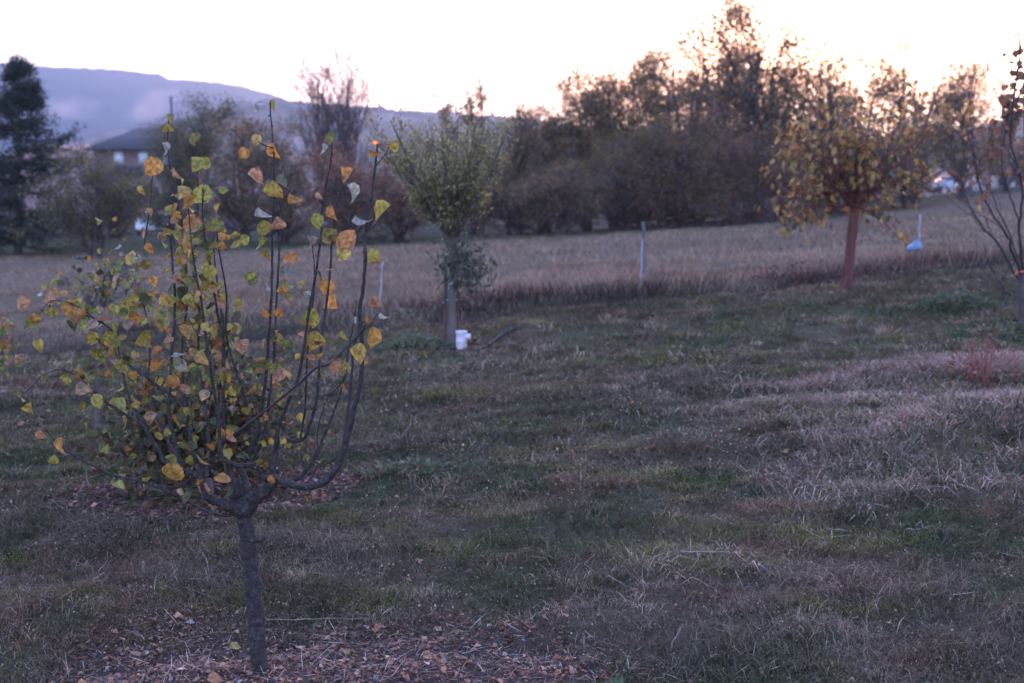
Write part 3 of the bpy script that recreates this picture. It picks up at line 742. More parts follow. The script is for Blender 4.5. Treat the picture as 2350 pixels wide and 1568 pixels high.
# ------------------------------------------------------------------ other orchard trees
def orchard_tree(name, base, label, H, trunk_h, W, r, pal, wts, nleaf, lsz, seed, habit='round', bark='bark_grey', trace=None, wide=True, droop=.8, group='orchard trees of the mown plot', twigs=260, stems=5, spread=.05, bias=None):
    g = np.random.default_rng(seed)
    root = empty(name, base, label, 'tree', group)
    K = 14
    if trace is not None: tp = resample(trace, K)
    else:
        tp = resample([base + np.array([0, 0, -.05]), base + np.array([g.normal() * .03, 0, trunk_h * .5]), base + np.array([g.normal() * .03, 0, trunk_h])], K)
    R = np.interp(np.linspace(0, 1, K), [0, .12, .6, 1], [1.35, 1.05, .95, .8]) * r
    tf = resample(tp, 70); Rf = np.interp(np.linspace(0, 1, 70), np.linspace(0, 1, K), R)
    Vt, Ft = tubes(tf[None], Rf[None], 20)
    an = np.tile(np.arange(20) / 20 * 2 * np.pi, 70); kz = np.repeat(np.arange(70), 20)
    Vt = Vt + (Vt - np.repeat(tf, 20, 0)) * ((fbm(np.cos(an) * 2.5 + 9, np.sin(an) * 2.5 + kz * .10, seed, 4) - .5) * .5)[:, None]
    b_ = Buf(); b_.add(Vt, Ft); b_.build('trunk', M[bark], root, True)
    top = tp[-1]; Hc = base[2] + H - top[2]
    S = []
    for k in range(stems):
        a = 2 * np.pi * (k + g.uniform(-.3, .3)) / stems
        rad = W * (.85 if habit == 'vase' else .62) * g.uniform(.35 if habit == 'vase' else .7, 1.1) * (0.2 if k == 0 else 1)
        e = top + np.array([math.cos(a) * rad, math.sin(a) * rad, Hc * g.uniform(.7, .95) * (1 if habit == 'vase' else (.9 if k == 0 else .6))])
        m1 = top + (e - top) * (np.array([.50, .50, .42]) if habit == 'vase' else np.array([.45, .45, .35]))
        S.append(resample([top - np.array([0, 0, .02]), m1 * .5 + top * .5, m1, e], 9))
    P0 = np.array(S); R0 = np.linspace(.62, .14, 9)[None] * r * np.ones((stems, 1))
    up, ang = {'round': (.1, (35, 75)), 'vase': (1.0, (10, 32)), 'weep': (-.5, (40, 80)), 'wide': (-.05, (30, 75))}[habit]
    P1, R1 = grow(P0, R0, 9 * stems, (.04, .97), (W * .4, W * .8) if habit != 'vase' else (Hc * .16, Hc * .34), ang, up, .12, 7, .5, g=g)
    P2, R2 = grow(P1, R1, twigs, (.15, 1), (W * .12, W * .35), (20, 60), up, .16, 5, .55, g=g)
    bb = Buf()
    bb.add(*tubes(P0, R0, 7)); bb.add(*tubes(P1, np.maximum(R1, .0025), 5)); bb.add(*tubes(P2, np.maximum(R2, .0016), 4))
    bb.build('branches', M[bark], root, True)
    if nleaf:
        src = np.concatenate([P2[:, 1:].reshape(-1, 3), P1[:, 3:].reshape(-1, 3)])
        if bias is not None:
            ww = bias(src); i = g.choice(len(src), nleaf, p=ww / ww.sum())
        else: i = g.integers(0, len(src), nleaf)
        b0 = src[i] + g.normal(size=(nleaf, 3)) * spread
        dv = unit(g.normal(size=(nleaf, 3)) * .55 + np.array([0, 0, -droop]))
        nr = unit(g.normal(size=(nleaf, 3)) + np.array([0, 0, .4]))
        cols = pick_cols(pal, wts, nleaf, .16, g); e_ = np.clip(cols * g.uniform(.6, 1.5, (nleaf, 1)), 0, 1)
        V, F, C = near_leaves(b0, dv, nr, g.uniform(.6, 1.2, nleaf) * lsz, g.uniform(.05, .7, nleaf), g.uniform(-.2, 1.4, nleaf), cols, e_, wide, g)
        mesh_from('foliage', V, F, M['leaf'], root, C, True)
    return root

def gp(px, py, Y):
    p = at(px, py, Y); p[2] = ground(p[0], p[1]); return p

b2 = np.array([T2XY[0], T2XY[1], float(ground(*T2XY))])
orchard_tree('fruit_tree', b2, 'low bushy fruit tree with small dense olive leaves, directly behind the foreground tree', 1.30, .16, .82, .032,
             [CD, (.075, .07, .03), CG, CYG, (.28, .12, .04), CY, (.13, .065, .035)], [6, 7, .8, .8, 1.8, .8, 4], 3300, .056, 101, 'round', twigs=800, stems=9, spread=.07)
b4 = np.array([*at(216, 800, 9.6)[:2], 0.]); b4[2] = float(ground(b4[0], b4[1]))
orchard_tree('fruit_tree', b4, 'slim fruit tree with sparse small yellow leaves, left of and behind the foreground tree', 1.62, .95, .55, .018,
             [CYG, CY, CG, CO, CGG, CW, CD], [2, 3, 1, 2, 1.2, .5, 2], 210, .065, 102, 'round', twigs=160, stems=5, spread=.04)
b6 = np.array([*at(-62, 900, 8.6)[:2], 0.]); b6[2] = float(ground(b6[0], b6[1]))
orchard_tree('fruit_tree', b6, 'orange leaved fruit tree whose twigs just reach in at the left edge', 1.55, .6, .50, .025,
             [CO, CP, CY, CG], [4, 2, 2, 2], 600, .06, 103, 'round', twigs=200, stems=6, spread=.05)
# orange leaved tree at the right
Yo = 15.6
oc = [at(1936, 672, Yo), at(1944, 640, Yo), at(1950, 590, Yo), at(1955, 540, Yo), at(1960, 500, Yo), at(1962, 476, Yo)]
ob = oc[0].copy(); ob[2] = float(ground(ob[0], ob[1])); oc[0][2] = ob[2] - .05
orchard_tree('fruit_tree', ob, 'fruit tree with a thick reddish trunk and drooping orange leaves, right of the middle', 2.95, 1.0, 1.6, .062,
             [(.38, .18, .05), (.30, .19, .06), (.14, .12, .045), (.22, .09, .04), (.06, .07, .035), (.42, .23, .07)], [4, 3, 3, 4, 2, 2], 1500, .11, 104, 'wide', 'bark_red', trace=np.array(oc), wide=False, droop=.9, twigs=700, stems=7, spread=.06)
# green vase shaped tree
Yv = 13.2
vb = gp(1038, 803, Yv)
vc = [vb + np.array([0, 0, -.05]), at(1037, 700, Yv), at(1040, 640, Yv), at(1038, 590, Yv), at(1040, 550, Yv)]
orchard_tree('fruit_tree', vb, 'green vase shaped tree with dense narrow leaves, beside the white canister', 2.5, 1.3, 1.08, .043,
             [(.29, .25, .09), (.20, .19, .08), (.32, .26, .10), (.14, .13, .06), (.33, .24, .11)], [4, 3, 3, 2, 2], 11000, .042, 105, 'vase', 'bark_grey', trace=np.array(vc), wide=False, droop=-.9, twigs=1500, stems=22, spread=.04)
# leafy suckers on its stem
g = np.random.default_rng(55)
sk = tag(bpy.data.objects.new('tmp', None)) if False else None
cen = at(1060, 610, Yv - .05)
n_ = 420
Cs = cen + g.normal(size=(n_, 3)) * np.array([.13, .12, .15])
Cs[:, 0] += .05 * (Cs[:, 2] < cen[2])
vt = [o for o in bpy.data.objects if o.get('label', '').startswith('green vase')][0]
Vq, Fq, Cq = near_leaves(Cs, unit(g.normal(size=(n_, 3)) * .5 + np.array([0, 0, -1])), unit(g.normal(size=(n_, 3))), g.uniform(.05, .10, n_), g.uniform(.1, .7, n_), g.uniform(0, 1, n_),
                         pick_cols([(.07, .09, .06), (.11, .13, .08), (.16, .15, .11), (.05, .06, .04)], [3, 2, 1, 3], n_, .2, g), pick_cols([(.1, .1, .07)], [1], n_, .2, g), False, g)
mesh_from('sucker_leaves', Vq, Fq, M['leaf'], vt, Cq, True)
ns = 26
a0 = at(1042, 640, Yv)[None] + np.stack([np.zeros(ns), np.zeros(ns), g.uniform(-.1, .4, ns)], 1)
e0 = Cs[:ns]
bsk = Buf(); bsk.add(*tubes(np.stack([a0, (a0 + e0) / 2 + np.array([0, 0, .03]), e0], 1), np.tile([.004, .003, .0015], (ns, 1)), 5)); bsk.build('suckers', M['bark_grey'], vt, True)

# bare tree at the right edge
def bare_tree():
    Yb_ = 12.2
    base = gp(2352, 690, Yb_)
    root = empty('bare_fruit_tree', base, 'nearly bare tree at the right edge, thin branches fanning up from the ground', 'tree', 'orchard trees of the mown plot')
    tk = np.array([base + np.array([0, 0, -.05]), at(2350, 655, Yb_), at(2348, 625, Yb_)])
    b_ = Buf(); b_.add(*tubes(resample(tk, 8)[None], np.linspace(.06, .04, 8)[None], 10)); b_.build('trunk', M['bark_dark'], root, True)
    L = [([(2350, 660), (2325, 620), (2290, 560), (2255, 520), (2230, 480), (2212, 440), (2200, 380)], .017), ([(2348, 640), (2325, 580), (2310, 540), (2272, 480), (2250, 435), (2240, 380), (2225, 320)], .016),
         ([(2348, 640), (2335, 600), (2326, 560), (2300, 500), (2275, 440), (2272, 380), (2285, 300)], .011), ([(2349, 630), (2344, 580), (2338, 520), (2345, 470), (2340, 400), (2318, 300), (2330, 200), (2342, 110), (2335, 30), (2345, -40)], .018),
         ([(2350, 640), (2362, 560), (2372, 480), (2360, 380), (2350, 280), (2355, 180), (2340, 90)], .016), ([(2352, 640), (2385, 560), (2420, 470), (2445, 360), (2450, 240)], .018), ([(2352, 640), (2400, 590), (2460, 520), (2500, 430)], .014),
         ([(2338, 520), (2320, 450), (2300, 390), (2305, 310), (2325, 240)], .009), ([(2349, 690), (2310, 670), (2290, 645)], .006)]
    Ps = []; Rs = []
    for i, (pts, r) in enumerate(L):
        Ps.append(tr(pts, Yb_, Yb_ + [.5, -.3, .2, -.2, .5, 0, .3, 0, .1][i], 26, .012)); Rs.append(np.linspace(r, r * .25, 26))
    Ps = np.array(Ps); Rs = np.array(Rs)
    g = np.random.default_rng(9)
    P2, R2 = grow(Ps, Rs, 80, (.35, 1), (.25, .8), (15, 40), .8, .1, 6, .45, g=g)
    P3, R3 = grow(P2, R2, 150, (.2, 1), (.08, .3), (20, 50), .6, .12, 4, .6, g=g)
    bb = Buf(); bb.add(*tubes(Ps, Rs, 7)); bb.add(*tubes(P2, np.maximum(R2, .002), 5)); bb.add(*tubes(P3, np.maximum(R3, .0015), 4)); bb.build('branches', M['bark_shoot'], root, True)
    top = np.concatenate([P2, ]).reshape(-1, 3); top = top[top[:, 2] > base[2] + 1.45]
    n_ = 300
    C = top[g.integers(0, len(top), n_)] + g.normal(size=(n_, 3)) * .05
    Vq, Fq, Cq = near_leaves(C, unit(g.normal(size=(n_, 3)) * .6 + np.array([0, 0, -1])), unit(g.normal(size=(n_, 3))), g.uniform(.06, .1, n_), g.uniform(.1, .7, n_), g.uniform(0, 1, n_),
                             pick_cols([(.26, .11, .06), (.16, .1, .06)], [1, 1], n_, .2, g), pick_cols([(.15, .08, .05)], [1], n_, .2, g), True, g)
    mesh_from('foliage', Vq, Fq, M['leaf'], root, Cq, True)
    return Yb_
Yb_ = bare_tree()

# ------------------------------------------------------------------ grass
def blades(x, y, h, wd, cols, lean, seed, tipc=None, z0=None):
    g = np.random.default_rng(seed)
    n_ = len(x)
    z = (ground(x, y) if z0 is None else z0) - .004
    a = g.uniform(0, np.pi, n_); s = np.stack([np.cos(a), np.sin(a), 0 * a], 1)
    ld = g.uniform(0, 2 * np.pi, n_); l = np.stack([np.cos(ld), np.sin(ld), 0 * ld], 1) * (lean * h)[:, None]
    B0 = np.stack([x, y, z], 1)
    up = np.array([0, 0, 1.0])
    v0 = B0 - s * wd[:, None] * .5; v1 = B0 + s * wd[:, None] * .5
    m = B0 + l * .35 + up * (h * .6)[:, None]
    v2 = m - s * wd[:, None] * .36; v3 = m + s * wd[:, None] * .36
    tp = B0 + l + up * (h * np.clip(1 - .25 * lean, .25, 1))[:, None]
    V = np.stack([v0, v1, v3, v2, tp], 1).reshape(-1, 3)
    b0 = np.arange(n_)[:, None] * 5
    F = [b0 + np.array([0, 1, 2, 3]), b0 + np.array([3, 2, 4])]
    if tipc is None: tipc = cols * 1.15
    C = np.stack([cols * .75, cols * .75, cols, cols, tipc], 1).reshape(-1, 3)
    return V, F, C

def scatter(n_, y0, y1, g, margin=1.2):
    """uniform over the wedge of ground the camera could see (a little wider)"""
    y = np.sqrt(g.uniform(y0**2, y1**2, n_)); x = g.uniform(-1, 1, n_) * (.46 * y + margin)
    return x, y

GREEN = (.048, .060, .028); OLIVE = (.095, .086, .042); BROWN = (.15, .098, .07); TAN = (.33, .23, .16); PINK = (.37, .22, .17); GREY = (.25, .21, .18)
def lawn_cols(x, y, g):
    n_ = len(x)
    p = fbm(x * .9, y * 2.0, 21, 4); q = fbm(x * 3.2, y * 5, 25, 3)
    dry = smooth(.34, .68, p * .62 + q * .38 + g.normal(size=n_) * .08)
    c = lerp(GREEN, OLIVE, g.random(n_)); c = lerp(c, np.broadcast_to(BROWN, c.shape), dry * .85)
    rd = smooth(.5, .72, vn(x * 2.3 + 40, y * 4.1, 45) * .6 + vn(x * .8, y * 1.5, 46) * .4)
    c = lerp(c, np.broadcast_to((.20, .085, .055), c.shape), rd * .6)
    yg = smooth(.55, .75, vn(x * 2.9, y * 4.6 + 30, 47) * .6 + vn(x * .9, y * 1.2, 48) * .4)
    c = lerp(c, np.broadcast_to((.13, .135, .035), c.shape), yg * .6)
    k = g.random(n_) < .07 + .20 * dry
    c[k] = np.array(TAN) * g.uniform(.6, 1.15, (k.sum(), 1))
    k = g.random(n_) < .05; c[k] = np.array(GREY) * g.uniform(.6, 1.2, (k.sum(), 1))
    s_ = straw(x, y); k = g.random(n_) < s_ * .85
    c[k] = pick_cols([TAN, PINK, GREY, BROWN], [3, 3, 2, 2], k.sum(), .2, g)
    # bright green tufts
    t = smooth(.68, .74, vn(x * 1.7, y * 2.6, 29)); k = g.random(n_) < t * .45
    c[k] = np.array((.048, .085, .032)) * g.uniform(.8, 1.3, (k.sum(), 1))
    return c * g.uniform(.75, 1.25, (n_, 1))

def lawn(name, n_, y0, y1, seed, wd, hh):
    g = np.random.default_rng(seed)
    per = 26
    cx, cy = scatter(n_ // per, y0, y1, g)
    dens = .5 + .5 * smooth(.3, .58, fbm(cx * 2.4, cy * 4.0, 27, 3))
    k = g.random(len(cx)) < dens
    cx, cy = cx[k], cy[k]
    tr_ = g.uniform(.012, .05, len(cx)) * (1 + .05 * cy); th = g.uniform(.5, 1.45, len(cx)) ** 1.3; tone = np.exp(g.normal(size=len(cx)) * .36) * (.72 + .56 * fbm(cx * 1.5, cy * 3, 26, 3))
    mixr = g.random(len(cx))
    i = np.repeat(np.arange(len(cx)), per)
    ox = g.normal(size=len(i)) * tr_[i]; oy = g.normal(size=len(i)) * tr_[i]
    loose = g.random(len(i)) < .3
    ox[loose] *= 4; oy[loose] *= 3
    x = cx[i] + ox; y = cy[i] + oy
    k = (g.random(len(x)) < (1 - .95 * mulch(x, y))) & (y < edge_y(x) - .05) & ((x - T1[0])**2 + (y - T1[1])**2 > .06**2)
    x, y, i, ox, oy = x[k], y[k], i[k], ox[k], oy[k]
    h = hh * g.uniform(.5, 1.25, len(x)) * th[i] * (.45 + 1.1 * fbm(x * 1.8, y * 3.4, 28, 3)) * (1 + .5 * straw(x, y))
    k2 = g.random(len(x)) < .012; h[k2] *= 2.0
    c = lawn_cols(x, y, g)
    cm = lawn_cols(cx, cy, g)[i]
    c = c * .45 + cm * .55
    c = c * tone[i][:, None]
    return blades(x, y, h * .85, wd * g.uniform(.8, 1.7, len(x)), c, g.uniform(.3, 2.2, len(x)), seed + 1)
LB = Buf()
for a in ((330000, 4.0, 7.4, 201, .0032, .060), (300000, 7.4, 11.5, 202, .0048, .064), (230000, 11.5, 19.5, 203, .008, .070)):
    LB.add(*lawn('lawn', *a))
g = np.random.default_rng(260)
for n_, y0, y1, sz_ in ((110000, 4.0, 7.5, .010), (90000, 7.5, 12, .016)):      # clover and moss leaflets low between the blades
    x, y = scatter(n_, y0, y1, g)
    k = (g.random(n_) < (.25 + .75 * smooth(.35, .65, fbm(x * 2.1, y * 3.6, 49, 3))) * (1 - .95 * mulch(x, y))) & (y < edge_y(x) - .1)
    x, y = x[k], y[k]; n2 = len(x)
    Cc_ = np.stack([x, y, ground(x, y) + g.uniform(.005, .045, n2)], 1)
    LB.add(*leaf_quads(Cc_, g.uniform(.6, 1.5, n2) * sz_, lawn_cols(x, y, g) * g.uniform(.6, 1.5, (n2, 1)), 0, g, asp=.9))
tag(LB.build('lawn_grass', M['grass']), 'short mown autumn grass, green and straw brown, covering the orchard plot', 'grass', kind='stuff')

# rough grass beyond the edge
g = np.random.default_rng(210)
RB_ = Buf()
for n_, y0, y1, wd, hh in ((170000, 14, 22, .006, .24), (190000, 22, 48, .012, .27)):
    x, y = scatter(n_, y0, y1, g, 2.5)
    e = y - edge_y(x)
    k = (e > 0.05) & (g.random(n_) < .35 + .65 * smooth(.35, .6, fbm(x * .9, y * 1.2, 33, 3)))
    x, y, e = x[k], y[k], e[k]
    n2 = len(x)
    h = hh * g.uniform(.35, 1.2, n2) * (.5 + .9 * fbm(x * .8, y * .9, 34, 3))
    h = h * np.where(x + .1 * y < -2.5, .55, 1) * np.where(y > 36, .45, 1)
    h = h * (1 - .45 * smooth(34, 28, y) * 0)
    h = h * (.55 + .45 * smooth(2.5, .3, e))
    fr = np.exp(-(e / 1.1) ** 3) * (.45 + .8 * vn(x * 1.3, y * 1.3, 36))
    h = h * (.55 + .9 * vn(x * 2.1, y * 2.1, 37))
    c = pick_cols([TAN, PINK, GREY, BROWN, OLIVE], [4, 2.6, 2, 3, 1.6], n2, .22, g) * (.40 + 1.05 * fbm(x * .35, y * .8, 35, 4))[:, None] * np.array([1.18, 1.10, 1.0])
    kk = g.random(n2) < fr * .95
    c[kk] = pick_cols([(.035, .028, .022), (.06, .038, .032), (.12, .045, .035), (.035, .038, .022)], [3, 3, 1.2, 2], kk.sum(), .2, g)  # shaded front of the tall grass painted into blades, red-brown weeds among them
    kk = g.random(n2) < smooth(33, 40, y) * smooth(9, -3, x) * .85
    c[kk] = pick_cols([OLIVE, GREEN], [2, 1], kk.sum(), .15, g)
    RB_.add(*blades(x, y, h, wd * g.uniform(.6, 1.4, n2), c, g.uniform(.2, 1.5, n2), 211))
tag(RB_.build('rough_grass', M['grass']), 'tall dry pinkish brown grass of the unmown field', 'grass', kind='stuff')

# broad leaved weeds: low leaves in the lawn
def weeds(name, px, py, Y, rad, hgt, n_, pal, label, seed, stems=0, stemc=None):
    g = np.random.default_rng(seed)
    p = gp(px, py, Y)
    root = empty(name, p, label, 'weed')
    a = g.uniform(0, 2 * np.pi, n_); r = rad * np.sqrt(g.random(n_))
    x = p[0] + np.cos(a) * r; y = p[1] + np.sin(a) * r * .7
    z = ground(x, y) + hgt * g.random(n_) * (1 - (r / rad) ** 2 * .8)
    C = np.stack([x, y, z], 1)
    d = unit(np.stack([np.cos(a), np.sin(a), g.uniform(.1, 1.2, n_)], 1) + g.normal(size=(n_, 3)) * .3)
    V, F, Cc = near_leaves(C, d, unit(g.normal(size=(n_, 3)) * .3 + np.array([0, 0, 1])), g.uniform(.03, .08, n_), g.uniform(.1, .6, n_), g.uniform(0, 1, n_), pick_cols(pal, [1] * len(pal), n_, .2, g), pick_cols(pal, [1] * len(pal), n_, .2, g), False, g)
    mesh_from('leaves', V, F, M['leaf'], root, Cc, True)
    ns = stems or max(8, n_ // 40)
    a = g.uniform(0, 2 * np.pi, ns); r = rad * .7 * g.random(ns)
    s0 = np.stack([p[0] + np.cos(a) * r * .12, p[1] + np.sin(a) * r * .12, 0 * a], 1); s0[:, 2] = p[2] - .03
    s1 = s0 + np.stack([np.cos(a) * r * .6, np.sin(a) * r * .6, hgt * g.uniform(.6, 1.1, ns)], 1)
    b_ = Buf(); b_.add(*tubes(np.stack([s0, (s0 + s1) / 2 + g.normal(size=(ns, 3)) * .01, s1], 1), np.tile([.004, .003, .0012], (ns, 1)), 5)); b_.build('stems', stemc or M['weed_stem'], root)
M['weed_stem'] = noise_mat('weed_stem', [(.3, (.10, .05, .035)), (.7, (.22, .12, .08))], 20, 3, .8, 0)
M['red_stem'] = noise_mat('red_stem', [(.3, (.20, .05, .035)), (.7, (.34, .12, .09))], 20, 3, .8, 0)
gr = [(.05, .10, .04), (.09, .13, .06), (.04, .07, .03)]
weeds('weed_clump', 945, 800, 13.1, .42, .20, 620, gr, 'green weed clump left of the trunk of the vase shaped tree', 301)
weeds('weed_clump', 2195, 705, 13.9, .42, .17, 480, gr, 'green weed clump at the plot edge left of the bare tree', 302)
weeds('weed_clump', 2310, 725, 12.0, .6, .12, 620, gr, 'wide patch of green weeds at the foot of the bare tree', 303)
weeds('weed_clump', 2190, 1000, 8.9, .28, .06, 170, gr, 'bright green weeds growing through the heap of dry grass', 304)
weeds('weed_clump', 1090, 680, 16.1, .5, .20, 360, [(.16, .06, .04), (.1, .07, .04), (.2, .1, .05)], 'reddish weeds in the furrow just right of the vase shaped tree', 305)
weeds('weed_clump', 1850, 655, 17.0, .8, .28, 520, [(.17, .05, .045), (.1, .05, .04), (.06, .05, .04)], 'reddish weeds in the furrow left of the red trunked tree', 306)
weeds('weed_clump', 2095, 640, 17.2, .7, .26, 460, [(.09, .05, .04), (.06, .05, .04), (.14, .06, .05)], 'dark weeds in the furrow between the red trunked tree and the bare tree', 307)
weeds('weed_clump', 2255, 900, 9.9, .30, .50, 150, [(.30, .09, .06), (.22, .10, .07)], 'thin upright reddish weeds behind the heap of dry grass', 308, 26, M['red_stem'])
weeds('weed_clump', 1400, 1575, 4.95, .22, .05, 90, gr, 'small green weed at the bottom edge right of the mulch', 309)
weeds('weed_clump', 950, 1085, 8.1, .35, .06, 200, gr, 'low green weeds right of the fork of the foreground tree', 310)
weeds('weed_clump', 930, 720, 15.0, .22, .28, 110, [(.16, .17, .08), (.10, .12, .06)], 'upright pale green weed at the plot edge left of the vase shaped tree', 311)

# cut dry grass heap at the right
g = np.random.default_rng(220)
n_ = 60000
x, y = scatter(n_ * 4, 5.0, 11.5, g, .8)
k = g.random(len(x)) < straw(x, y) ** 1.2
x, y = x[k][:n_], y[k][:n_]
n2 = len(x)
c = pick_cols([TAN, PINK, (.58, .40, .31), (.46, .24, .17), BROWN, (.38, .15, .10)], [3, 3.4, 3.4, 2.6, .6, 1.6], n2, .22, g) * 1.3
V, F, C = blades(x, y, g.uniform(.04, .13, n2), .0045 * g.uniform(.6, 1.5, n2), c, g.uniform(.8, 2.6, n2), 221)
tag(mesh_from('dry_grass', V, F, M['grass'], cols=C), 'matted pinkish dry grass lying over the lawn at the right', 'dry grass', kind='stuff')

# mulch chips, stalks and small leaves on the bare rings
g = np.random.default_rng(230)
def chips(x, y, L, W_, cols, lift, seed):
    g = np.random.default_rng(seed)
    n_ = len(x); a = g.uniform(0, 2 * np.pi, n_)
    d = unit(np.stack([np.cos(a), np.sin(a), g.normal(size=n_) * .28], 1))
    s = unit(np.cross(d, np.stack([g.normal(size=n_) * .35, g.normal(size=n_) * .35, np.ones(n_)], 1)))
    nn = np.cross(s, d)
    C0 = np.stack([x, y, ground(x, y) + lift * g.random(n_)], 1)
    L = L[:, None]; W_ = W_[:, None]
    V = np.stack([C0 - d * L * .5, C0 - d * L * .1 + s * W_ * .5 + nn * W_ * .2, C0 + d * L * .5, C0 + d * L * .05 - s * W_ * .5 + nn * W_ * .15], 1).reshape(-1, 3)
    b0 = np.arange(n_)[:, None] * 4
    return V, [np.concatenate([b0 + np.array([0, 1, 2]), b0 + np.array([0, 2, 3])])], np.repeat(cols, 4, 0)
x, y = scatter(620000, 3.9, 14.5, g, .5)
k = g.random(len(x)) < mulch(x, y) * np.clip(1.35 - y / 12, .25, 1); x, y = x[k], y[k]; n2 = len(x)
mb = Buf()
kind = g.random(n2)
L = np.where(kind < .4, g.uniform(.008, .024, n2), np.where(kind < .88, g.uniform(.03, .09, n2), g.uniform(.02, .045, n2))) * (1 + .08 * (y - 5))
W_ = np.where(kind < .4, L * g.uniform(.3, .7, n2), np.where(kind < .88, .0045 * (1 + .1 * (y - 5)), L * .7))
pal = pick_cols([(.26, .125, .09), (.40, .19, .12), (.17, .08, .06), (.42, .27, .19), (.24, .20, .18), (.07, .05, .04), (.36, .13, .07)], [4, 3, 4, .5, 1.0, 4.5, 2], n2, .2, g)
mb.add(*chips(x, y, L, W_, pal, .022, 231))
# long straws
x, y = scatter(9000, 4.0, 13, g, 1.0); k = g.random(len(x)) < .12 + .8 * mulch(x, y) + .5 * straw(x, y); x, y = x[k], y[k]; n2 = len(x)
mb.add(*chips(x, y, g.uniform(.08, .24, n2), .0032 * np.ones(n2), pick_cols([(.42, .32, .24), (.34, .24, .2), (.28, .26, .24)], [2, 2, 1], n2, .2, g), .06, 232))
tag(mb.build('mulch', M['litter']), 'reddish brown wood chips, stalks and crumbled leaves round the tree trunks', 'mulch', kind='stuff')
# scattered fallen leaves over mulch and lawn
x, y = scatter(2200, 4.0, 13, g, .8); k = g.random(len(x)) < .07 + .7 * mulch(x, y); x, y = x[k], y[k]; n2 = len(x)
a = g.uniform(0, 2 * np.pi, n2)
V, F, C = near_leaves(np.stack([x, y, ground(x, y) + g.uniform(.015, .05, n2)], 1), unit(np.stack([np.cos(a), np.sin(a), g.normal(size=n2) * .3], 1)), unit(g.normal(size=(n2, 3)) * .35 + np.array([0, 0, 1])),
                      g.uniform(.03, .062, n2), g.uniform(.1, .8, n2), g.uniform(-.5, 1.2, n2), pick_cols([(.36, .15, .07), (.25, .10, .05), (.42, .26, .10), (.30, .17, .11), (.12, .07, .05)], [3, 3, 1, 2, 3], n2, .15, g), pick_cols([(.2, .08, .05)], [1], n2, .2, g), True, g)
tag(mesh_from('fallen_leaves', V, F, M['leaf'], cols=C, smoothf=True), 'small rusty fallen leaves scattered on the mulch and grass', 'fallen leaves', kind='stuff')

# ------------------------------------------------------------------ single fallen leaves and sticks
g = np.random.default_rng(240)
for (px, py, Y, s_, lab) in [(495, 1552, 5.1, .075, 'large orange fallen leaf on the mulch at the bottom edge, left of the trunk'), (190, 1548, 5.15, .06, 'orange fallen leaf on the mulch near the bottom left corner'),
                             (540, 1462, 5.65, .06, 'yellow fallen leaf lying in the grass just left of the trunk'), (985, 1500, 5.4, .06, 'pinkish fallen leaf lying alone on the mulch right of the trunk')]:
    p = gp(px, py, Y)
    col = np.array({0: (.48, .2, .09)}.get(0)) if 'yellow' not in lab else np.array((.42, .30, .08))
    V, F, C = near_leaves(np.array([[p[0] - s_ / 2, p[1], p[2] + .03]]), unit(np.array([[1, .2, .1]])), unit(np.array([[.1, -.5, 1.0]])), np.array([s_]), np.array([.35]), np.array([.7]), col[None], col[None] * .6, True, g)
    tag(mesh_from('fallen_leaf', V, F, M['leaf'], cols=C, smoothf=True), lab, 'leaf', 'large fallen leaves')
M['dry_stick'] = noise_mat('dry_stick', [(.3, (.14, .10, .08)), (.7, (.30, .23, .19))], 30, 4, .9, .3)
for pts, Y, r, lab in [([(1936, 1215), (1940, 1195), (1948, 1170)], 7.2, .006, 'short pale stalk standing slanted in the lawn, right of the middle'),
                       ([(1560, 1308), (1590, 1335), (1625, 1350), (1660, 1385), (1672, 1408)], 6.3, .006, 'long bent dead stem lying in the lawn at the lower middle'),
                       ([(1690, 1243), (1702, 1215)], 7.0, .005, 'thin pale stalk in the grass left of the slanted one'),
                       ([(612, 1436), (700, 1436), (760, 1428), (830, 1428)], 5.85, .0028, 'long thin twig lying along the back edge of the mulch'),
                       ([(1236, 1450), (1225, 1420), (1245, 1400)], 5.8, .005, 'small curved stalk at the right end of the mulch'),
                       ([(2075, 1285), (2110, 1250), (2140, 1235)], 6.7, .004, 'thin pale stalk lying in the grass at the lower right'),
                       ([(1535, 1495), (1552, 1460), (1568, 1430)], 5.4, .004, 'pale straw standing in the grass at the bottom right of the mulch'),
                       ([(1448, 1070), (1462, 1045), (1480, 1030)], 8.6, .005, 'short pale stalk in the centre of the lawn'),
                       ([(-8, 846), (8, 856), (28, 868)], 11.2, .012, 'pale end of a fallen branch poking in at the left edge')]:
    Q = np.array([at(a_, b_1, Y) for a_, b_1 in pts]); gz = ground(Q[:, 0], Q[:, 1]) + .03
    if abs(pts[0][1] - pts[-1][1]) < abs(pts[0][0] - pts[-1][0]) * 1.3: Q[:, 2] = gz + .02
    else: Q[0, 2] = min(Q[0, 2], gz[0] - .02)
    Q = resample(Q, 10) + g.normal(size=(10, 3)) * .002
    V, F = tubes(Q[None], np.linspace(r, r * .5, 10)[None], 6)
    tag(mesh_from('dead_stalk', V, F, M['dry_stick'], smoothf=True), lab, 'stalk', 'dead stalks lying in the lawn')

